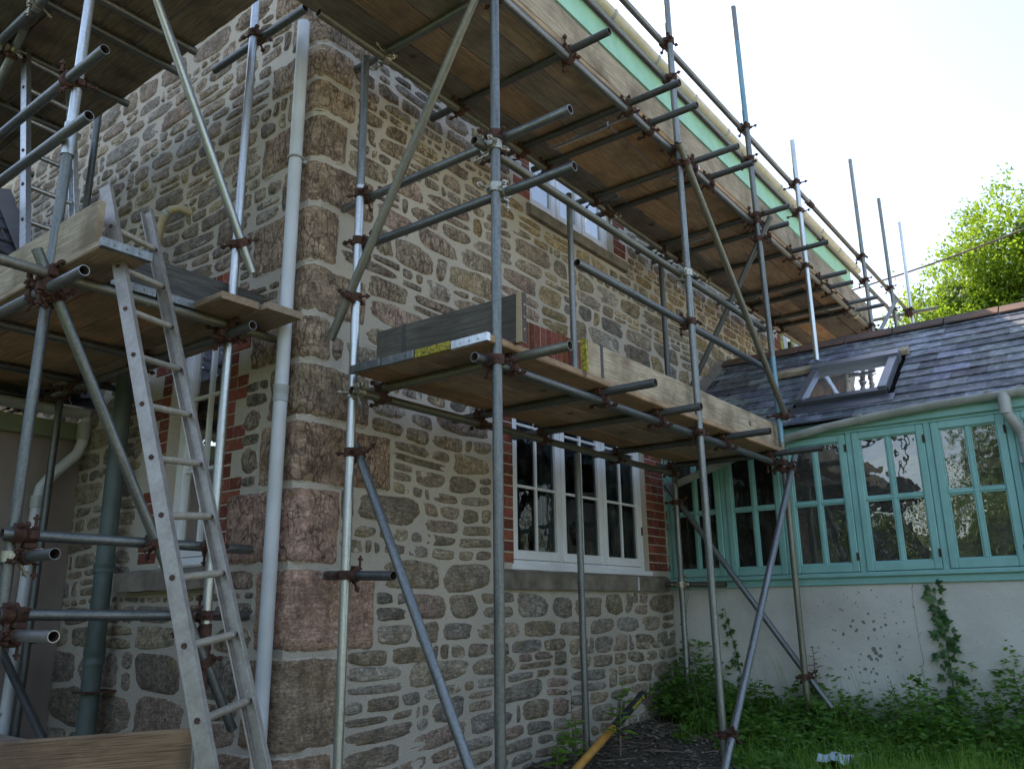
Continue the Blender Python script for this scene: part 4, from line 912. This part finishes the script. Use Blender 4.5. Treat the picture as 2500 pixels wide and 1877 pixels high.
def rock(name, label, loc, sz, seed, mat='rubble', group='loose stones at the wall foot'):
    bm = bmesh.new(); bmesh.ops.create_icosphere(bm, subdivisions=3, radius=1)
    for v in bm.verts:
        n = noise.noise(v.co*1.2+Vector((seed, 0, 0)))*.35+noise.noise(v.co*3+Vector((seed, 5, 0)))*.12; v.co = Vector((v.co.x*sz[0], v.co.y*sz[1], v.co.z*sz[2]))*(1+n)
    me = bpy.data.meshes.new(name); bm.to_mesh(me); bm.free(); me.materials.append(M[mat]); o = place(bpy.data.objects.new(name, me), None, T(loc)); return tag(o, label, 'stone', group)
rock('loose_stone', 'flat grey stone lying under the orange tool handle', (1.95, -.62, -.27), (.17, .11, .06), 3); rock('loose_stone', 'squarish buff stone at the foot of the wall left of the orange handle', (1.55, -.1, -.26), (.13, .07, .06), 8)
rock('loose_stone', 'flat pale stone beside the foot of the leaning brace', (2.35, -1.55, -.36), (.16, .10, .035), 15)
b = MB(); c0 = Vector((3.15, -1.62, ground(3.15, -1.6)+.05)); n = 6; vs = []
for j in range(n+1):
    for i in range(n+1): vs.append(c0+Vector((.30*i/n-.15, .20*j/n-.10, .05*nz(i*.6, j*.6)+.03*math.sin(i*1.1)+.03)))
b.add(vs, [(j*(n+1)+i, j*(n+1)+i+1, (j+1)*(n+1)+i+1, (j+1)*(n+1)+i) for j in range(n) for i in range(n)], 0); b.add([v-Vector((0, 0, .004)) for v in vs], [((j+1)*(n+1)+i, (j+1)*(n+1)+i+1, j*(n+1)+i+1, j*(n+1)+i) for j in range(n) for i in range(n)], 0)
tag(b.build('plastic_scrap', 'scrap_white'), 'pale blue scrap of plastic lying in the grass', 'litter')
b = MB(); pa, pb = Vector((16, 1.5, 7.62)), Vector((14.0, -6.5, 8.35)); b.tube([pa.lerp(pb, i/20)-Vector((0, 0, .25*math.sin(math.pi*i/20))) for i in range(21)], .02, 6)
tag(b.build('overhead_cable', 'cable'), 'dark overhead cable crossing in front of the tree', 'cable')

# ------------------------------------------------------------------ vegetation
def leafmesh(b, p, d, n, L, W, lv, shape='leaf'):
    d = d.normalized(); s_ = d.cross(n).normalized(); n = s_.cross(d)
    if shape == 'leaf': P = [p, p+d*L*.35+s_*W*.5+n*L*.06, p+d*L-n*L*.1, p+d*L*.35-s_*W*.5+n*L*.06, p+d*L*.4-n*L*.03]; F = [(0, 1, 4), (1, 2, 4), (2, 3, 4), (3, 0, 4)]
    else:
        pts = ((0, 0), (.25, .5), (.12, .62), (.5, .95), (.5, .45), (1.05, 0), (.5, -.45), (.5, -.95), (.12, -.62), (.25, -.5)) if shape == 'ivy' else ((0, 0), (.1, .55), (.35, .35), (.62, .62), (.66, .25), (1., 0), (.66, -.25), (.62, -.62), (.35, -.35), (.1, -.55))
        P = [p+d*L*a+s_*W*.55*c+n*L*(-.12*abs(c)-.1*a*a) for a, c in pts]+[p+d*L*.4]; k = len(pts); F = [(i, (i+1) % k, k) for i in range(k)]
    b.add(P, F, 0, False, lv=lv)
def blade(b, p, d, L, w, lv, bend):
    s_ = Vector((-d.y, d.x, 0)).normalized() if (d.x or d.y) else Vector((1, 0, 0)); P = []
    for t_, ww in ((0, 1), (.4, .85), (.75, .5)):
        c = p+Vector((0, 0, L*t_*(1-.25*bend*t_)))+d*L*bend*t_*t_; P += [c+s_*w*ww, c-s_*w*ww]
    P.append(p+Vector((0, 0, L*(1-.35*bend)))+d*L*bend)
    b.add(P, [(0, 1, 3, 2), (2, 3, 5, 4), (4, 5, 6)], 0, False, lv=lv)
def rv(): 
    a = rnd.uniform(0, 2*math.pi); return Vector((math.cos(a), math.sin(a), 0))
def veg_h(x, y):
    h = 0
    if x > 4.12: return 0
    wall = max(0, 1-(4.12-x)/.9)
    h = wall*(.44 if y > -.5 else .26 if y > -1.0 else .36 if y > -1.9 else .66 if y > -2.4 else .88)
    h += .20*(.65+1.1*nz(x*2.2, y*2.2)) if y < -.35 or x > 3.2 else 0
    if y > -.95-.55*max(0, 3.0-x) and x < 3.1: h = 0
    if y > -.45 and x < 3.55: h = 0
    return max(0, h)
b = MB()
for _ in range(52000):
    x = rnd.uniform(1.6, 4.1); y = rnd.uniform(-4.2, -.02); h = veg_h(x, y)
    if h < .02 or (x < 2.6 and rnd.random() < .4): continue
    z = ground(x, y)+h*rnd.uniform(.15, 1.0)*(.7+.5*nz(x*6, y*6)); d = rv()*.8+Vector((0, 0, rnd.uniform(-.3, .5))); n = (Vector((0, 0, 1))+rv()*.6).normalized()
    L = rnd.uniform(.032, .078); leafmesh(b, Vector((x, y, z)), d, n, L, L*rnd.uniform(.45, .8), min(1, max(0, rnd.gauss(.4, .25))), 'leaf' if rnd.random() < .7 else 'ivy')
tag(b.build('ground_cover', 'leaf_ground'), 'low leafy weeds and creeping ivy below the teal windows', 'weeds', kind='stuff')
b = MB()
for _ in range(34000):
    x = rnd.uniform(1.4, 4.08); y = rnd.uniform(-4.4, -.1); h = veg_h(x, y); lush = max(0, min(1, (-y-1.2)/1.2))
    if h < .02 or rnd.random() > .25+.75*lush: continue
    blade(b, Vector((x, y, ground(x, y)-.01)), rv(), rnd.uniform(.10, .26)+.12*lush*rnd.random(), rnd.uniform(.0015, .0035), min(1, max(0, rnd.gauss(.35+.4*lush, .22))), rnd.uniform(.1, .8))
for _ in range(120):   # tall seeding stalks by the wall
    x = rnd.uniform(3.6, 4.05); y = rnd.uniform(-3.2, -.3); blade(b, Vector((x, y, ground(x, y))), rv(), rnd.uniform(.4, .75), .002, rnd.uniform(.4, 1), rnd.uniform(.1, .5))
tag(b.build('grass', 'leaf_grass'), 'rough grass thickening towards the lower right corner', 'grass', kind='stuff')
b = MB()   # leaf litter and debris by the wall foot
for _ in range(7000):
    x = rnd.uniform(-1.2, 3.9); y = rnd.uniform(-2.4, -.03)
    if rnd.random() < .5 and veg_h(x, y) > .05: continue
    z = ground(x, y)+nz(x*1.7, y*1.7)*.05+rnd.uniform(.0, .03); L = rnd.uniform(.015, .045)
    leafmesh(b, Vector((x, y, z)), rv()+Vector((0, 0, rnd.uniform(-.3, .3))), (Vector((0, 0, 1))+rv()*.5).normalized(), L, L*rnd.uniform(.3, .7), rnd.random())
tag(b.build('leaf_litter', 'leaf_dead'), 'dry grey leaf litter on the bare earth at the wall foot', 'leaf litter', kind='stuff')
b = MB()
for _ in range(420):
    x = rnd.uniform(.8, 3.6); y = rnd.uniform(-1.9, -.05); z = ground(x, y)+nz(x*1.7, y*1.7)*.05+.012; d = rv(); L = rnd.uniform(.05, .32); pts = [Vector((x, y, z))]
    for k in range(4): d = (d+rv()*.35).normalized(); pts.append(pts[-1]+d*L/4+Vector((0, 0, rnd.uniform(-.006, .012))))
    b.tube(pts, rnd.uniform(.0012, .005), 5)
tag(b.build('dead_twigs', 'twig'), 'tangle of dead twigs on the bare earth', 'twigs', kind='stuff')
b = MB()
for _ in range(500):
    x = rnd.uniform(.6, 3.4); y = rnd.uniform(-2.0, -.05); r_ = rnd.uniform(.006, .022)*(1.5 if rnd.random() < .1 else 1); p = Vector((x, y, ground(x, y)+nz(x*1.7, y*1.7)*.05+r_*.3)); vs = []
    for c in ((1, 0, 0), (-1, 0, 0), (0, 1, 0), (0, -1, 0), (0, 0, .7), (0, 0, -.7), (.6, .6, .4), (-.6, -.6, .4)): vs.append(p+Vector(c)*r_*rnd.uniform(.7, 1.2))
    b.add(vs, [(0, 6, 4), (6, 2, 4), (2, 1, 4), (1, 7, 4), (7, 3, 4), (3, 0, 4), (0, 2, 6), (1, 3, 7), (0, 5, 2), (2, 5, 1), (1, 5, 3), (3, 5, 0)], 0)
tag(b.build('pebbles', 'rubble'), 'small stones scattered over the bare earth', 'gravel', kind='stuff')
# ivy climbers on the render
def climber(name, label, pts, dens, size, spread, parent=None):
    th = thing(name, label, 'ivy', pts[0]); b = MB(); P = [Vector(p) for p in pts]
    sub = []
    for i in range(len(P)-1):
        for k in range(6): sub.append(P[i].lerp(P[i+1], k/6)+Vector((0, .008*nz(i*3+k*.7, 1), 0)))
    sub.append(P[-1]); b.tube(sub, [.005-.0035*i/len(sub) for i in range(len(sub))], 6); b.build('stem', 'twig', th)
    b = MB()
    for i in range(dens):
        t_ = rnd.random()**1.25*(len(sub)-1); k = int(t_); p = sub[k]; sp = spread*(1-.75*t_/len(sub)); sd_ = rnd.choice((-1, 1))
        q = p+Vector((-.010-rnd.random()*.03, sd_*(rnd.random()**1.5*1.2-.25)*sp, rnd.uniform(-.03, .03))); d = Vector((-.15, sd_*rnd.uniform(.1, .9), rnd.uniform(-.8, .5))); L = size*rnd.uniform(.45, 1.25)
        leafmesh(b, q, d, Vector((-1, 0, .35)), L, L*1.0, rnd.random(), 'ivy')
    b.build('leaves', 'leaf_ivy', th)
climber('ivy_climber', 'tall ivy stem with dark pointed leaves climbing the pale render below the hinge', [(4.105, -2.17, -.25), (4.11, -2.16, .17), (4.11, -2.16, .5), (4.11, -2.15, .67), (4.11, -2.11, .92)], 120, .066, .11)
climber('ivy_climber', 'small thin ivy stem on the render behind the leaning tubes', [(4.105, -.62, -.02), (4.11, -.58, .25), (4.11, -.54, .48), (4.11, -.48, .74)], 46, .045, .05)
climber('ivy_climber', 'sparse dark creeper in the corner where render meets stone', [(4.10, -.10, .0), (4.105, -.14, .35), (4.11, -.11, .62), (4.11, -.16, .86)], 24, .03, .05)
def sprig(name, label, p, h, nl, size, mat, lean=(0, 0), shape='leaf', group=None):
    th = thing(name, label, 'plant', p, group); p = Vector(p); b = MB(); q = [p+Vector((lean[0]*t_*t_, lean[1]*t_*t_, h*t_)) for t_ in (0, .3, .6, 1)]
    b.tube(q, [.006, .005, .004, .002], 6); b.build('stem', 'twig', th); b = MB()
    for i in range(nl):
        t_ = .25+.75*i/nl; c = p+Vector((lean[0]*t_*t_, lean[1]*t_*t_, h*t_)); a = i*2.4; d = Vector((math.cos(a), math.sin(a), rnd.uniform(-.1, .6))); L = size*(1.15-.5*t_)*rnd.uniform(.8, 1.2)
        leafmesh(b, c, d, Vector((0, 0, 1)), L, L*(.5 if shape == 'leaf' else 1.), rnd.random(), shape)
    b.build('leaves', mat, th)
sprig('red_tipped_plant', 'upright plant with reddish top leaves beside the inner foot tube', (3.98, -1.24, -.05), .50, 18, .085, 'leaf_red')
sprig('maple_seedling', 'bright green lobed seedling left of the orange tool handle', (1.80, -.33, -.24), .28, 16, .115, 'leaf_young', (.1, 0), 'maple', 'seedlings in the earth')
sprig('maple_seedling', 'second lobed seedling just right of the first, close to the thin tube', (2.05, -.3, -.23), .30, 15, .115, 'leaf_young', (.03, 0), 'maple', 'seedlings in the earth')
sprig('young_shrub', 'young shoot with long drooping leaves in front of the black socket', (2.42, -.42, -.2), .46, 17, .14, 'leaf_young', (.02, -.03))
sprig('dark_seedling', 'small dark leaved seedling against the wall behind the thin tube', (2.3, -.12, -.2), .42, 12, .07, 'leaf_ivy')
for k, (x, y, h, lb) in enumerate(((3.98, -2.62, .62, 'tall leafy weed against the render at the right edge'), (3.95, -2.42, .5, 'leafy weed just right of the tall ivy stem'), (3.9, -1.86, .48, 'arching weed left of the tall ivy stem'), (3.98, -.30, .5, 'dark weed in the corner by the thin standard'), (3.85, -.85, .36, 'low weed behind the crossing tubes'), (3.9, -2.85, .7, 'tallest weed, cut by the right edge of the picture'), (3.75, -1.55, .34, 'low bramble under the dark lichen spots'), (3.6, -.45, .45, 'bushy weed at the foot of the small ivy'))):
    sprig('tall_weed', lb, (x, y, ground(x, y)), h, 26, .07, 'leaf_ground' if k > 2 else 'leaf_young', (-.06, .05), group='weeds against the render')
# trees
def tree(name, label, base, blobs, leaves, size, mat, trunk_r=.3, group=None, seed=1, core=0):
    rg = random.Random(seed); th = thing(name, label, 'tree', base, group); base = Vector(base); b = MB()
    cen = sum((Vector(q[0]) for q in blobs), Vector())/len(blobs)
    b.tube([base, base.lerp(cen, .4)+Vector((.2, .1, 0)), cen], [trunk_r, trunk_r*.7, trunk_r*.35], 10)
    for c, r in blobs: c = Vector(c); m_ = base.lerp(cen, .55); b.tube([m_, m_.lerp(c, .55)+Vector((0, 0, .3)), c+Vector((0, 0, r*.5))], [trunk_r*.4, trunk_r*.2, .03], 6)
    b.build('trunk', 'bark', th)
    tot = sum(r**2 for c, r in blobs); V = []; F = []; LV = []
    for c, r in blobs:
        c = Vector(c); n = int(leaves*r*r/tot); nc = max(6, n//26)
        for _ in range(nc):
            u = Vector((rg.gauss(0, 1), rg.gauss(0, 1), rg.gauss(0, 1))).normalized(); rr = r*(.45+.6*rg.random()**.7); q = c+Vector((u.x*rr, u.y*rr, u.z*rr*.85))
            q += Vector((noise.noise(q*.5), noise.noise(q*.5+Vector((9, 0, 0))), noise.noise(q*.5+Vector((0, 9, 0)))))*r*.35
            cr = rg.uniform(.3, .62)*max(size*5, .6); lv0 = rg.gauss(.5, .22); tw = (u+Vector((rg.gauss(0, .5), rg.gauss(0, .5), rg.gauss(0, .4)))).normalized()
            for k in range(26):
                p = q+Vector((rg.gauss(0, cr*.45), rg.gauss(0, cr*.45), rg.gauss(0, cr*.3)))+tw*cr*rg.uniform(-.3, 1.1); d = (tw+Vector((rg.gauss(0, .7), rg.gauss(0, .7), rg.gauss(-.2, .6)))).normalized(); nn = Vector((rg.gauss(0, .6), rg.gauss(0, .6), 1)); s_ = d.cross(nn).normalized(); L = size*rg.uniform(.7, 1.35)
                o = len(V); V += [p, p+d*L*.45+s_*L*.28, p+d*L, p+d*L*.45-s_*L*.28]; F.append((o, o+1, o+2, o+3)); LV += [min(1, max(0, lv0+rg.gauss(0, .15)))]*4
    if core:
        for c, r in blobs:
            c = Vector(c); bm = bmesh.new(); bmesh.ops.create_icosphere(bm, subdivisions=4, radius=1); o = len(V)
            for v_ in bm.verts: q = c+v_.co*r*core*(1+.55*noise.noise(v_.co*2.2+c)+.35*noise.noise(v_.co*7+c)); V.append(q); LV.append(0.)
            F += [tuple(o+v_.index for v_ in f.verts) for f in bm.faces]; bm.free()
    b = MB(); b.v = V; b.f = F; b.mi = [0]*len(F); b.sm = [False]*len(F); b.a = {'lv': dict(enumerate(LV))}; b.build('crown', mat, th)
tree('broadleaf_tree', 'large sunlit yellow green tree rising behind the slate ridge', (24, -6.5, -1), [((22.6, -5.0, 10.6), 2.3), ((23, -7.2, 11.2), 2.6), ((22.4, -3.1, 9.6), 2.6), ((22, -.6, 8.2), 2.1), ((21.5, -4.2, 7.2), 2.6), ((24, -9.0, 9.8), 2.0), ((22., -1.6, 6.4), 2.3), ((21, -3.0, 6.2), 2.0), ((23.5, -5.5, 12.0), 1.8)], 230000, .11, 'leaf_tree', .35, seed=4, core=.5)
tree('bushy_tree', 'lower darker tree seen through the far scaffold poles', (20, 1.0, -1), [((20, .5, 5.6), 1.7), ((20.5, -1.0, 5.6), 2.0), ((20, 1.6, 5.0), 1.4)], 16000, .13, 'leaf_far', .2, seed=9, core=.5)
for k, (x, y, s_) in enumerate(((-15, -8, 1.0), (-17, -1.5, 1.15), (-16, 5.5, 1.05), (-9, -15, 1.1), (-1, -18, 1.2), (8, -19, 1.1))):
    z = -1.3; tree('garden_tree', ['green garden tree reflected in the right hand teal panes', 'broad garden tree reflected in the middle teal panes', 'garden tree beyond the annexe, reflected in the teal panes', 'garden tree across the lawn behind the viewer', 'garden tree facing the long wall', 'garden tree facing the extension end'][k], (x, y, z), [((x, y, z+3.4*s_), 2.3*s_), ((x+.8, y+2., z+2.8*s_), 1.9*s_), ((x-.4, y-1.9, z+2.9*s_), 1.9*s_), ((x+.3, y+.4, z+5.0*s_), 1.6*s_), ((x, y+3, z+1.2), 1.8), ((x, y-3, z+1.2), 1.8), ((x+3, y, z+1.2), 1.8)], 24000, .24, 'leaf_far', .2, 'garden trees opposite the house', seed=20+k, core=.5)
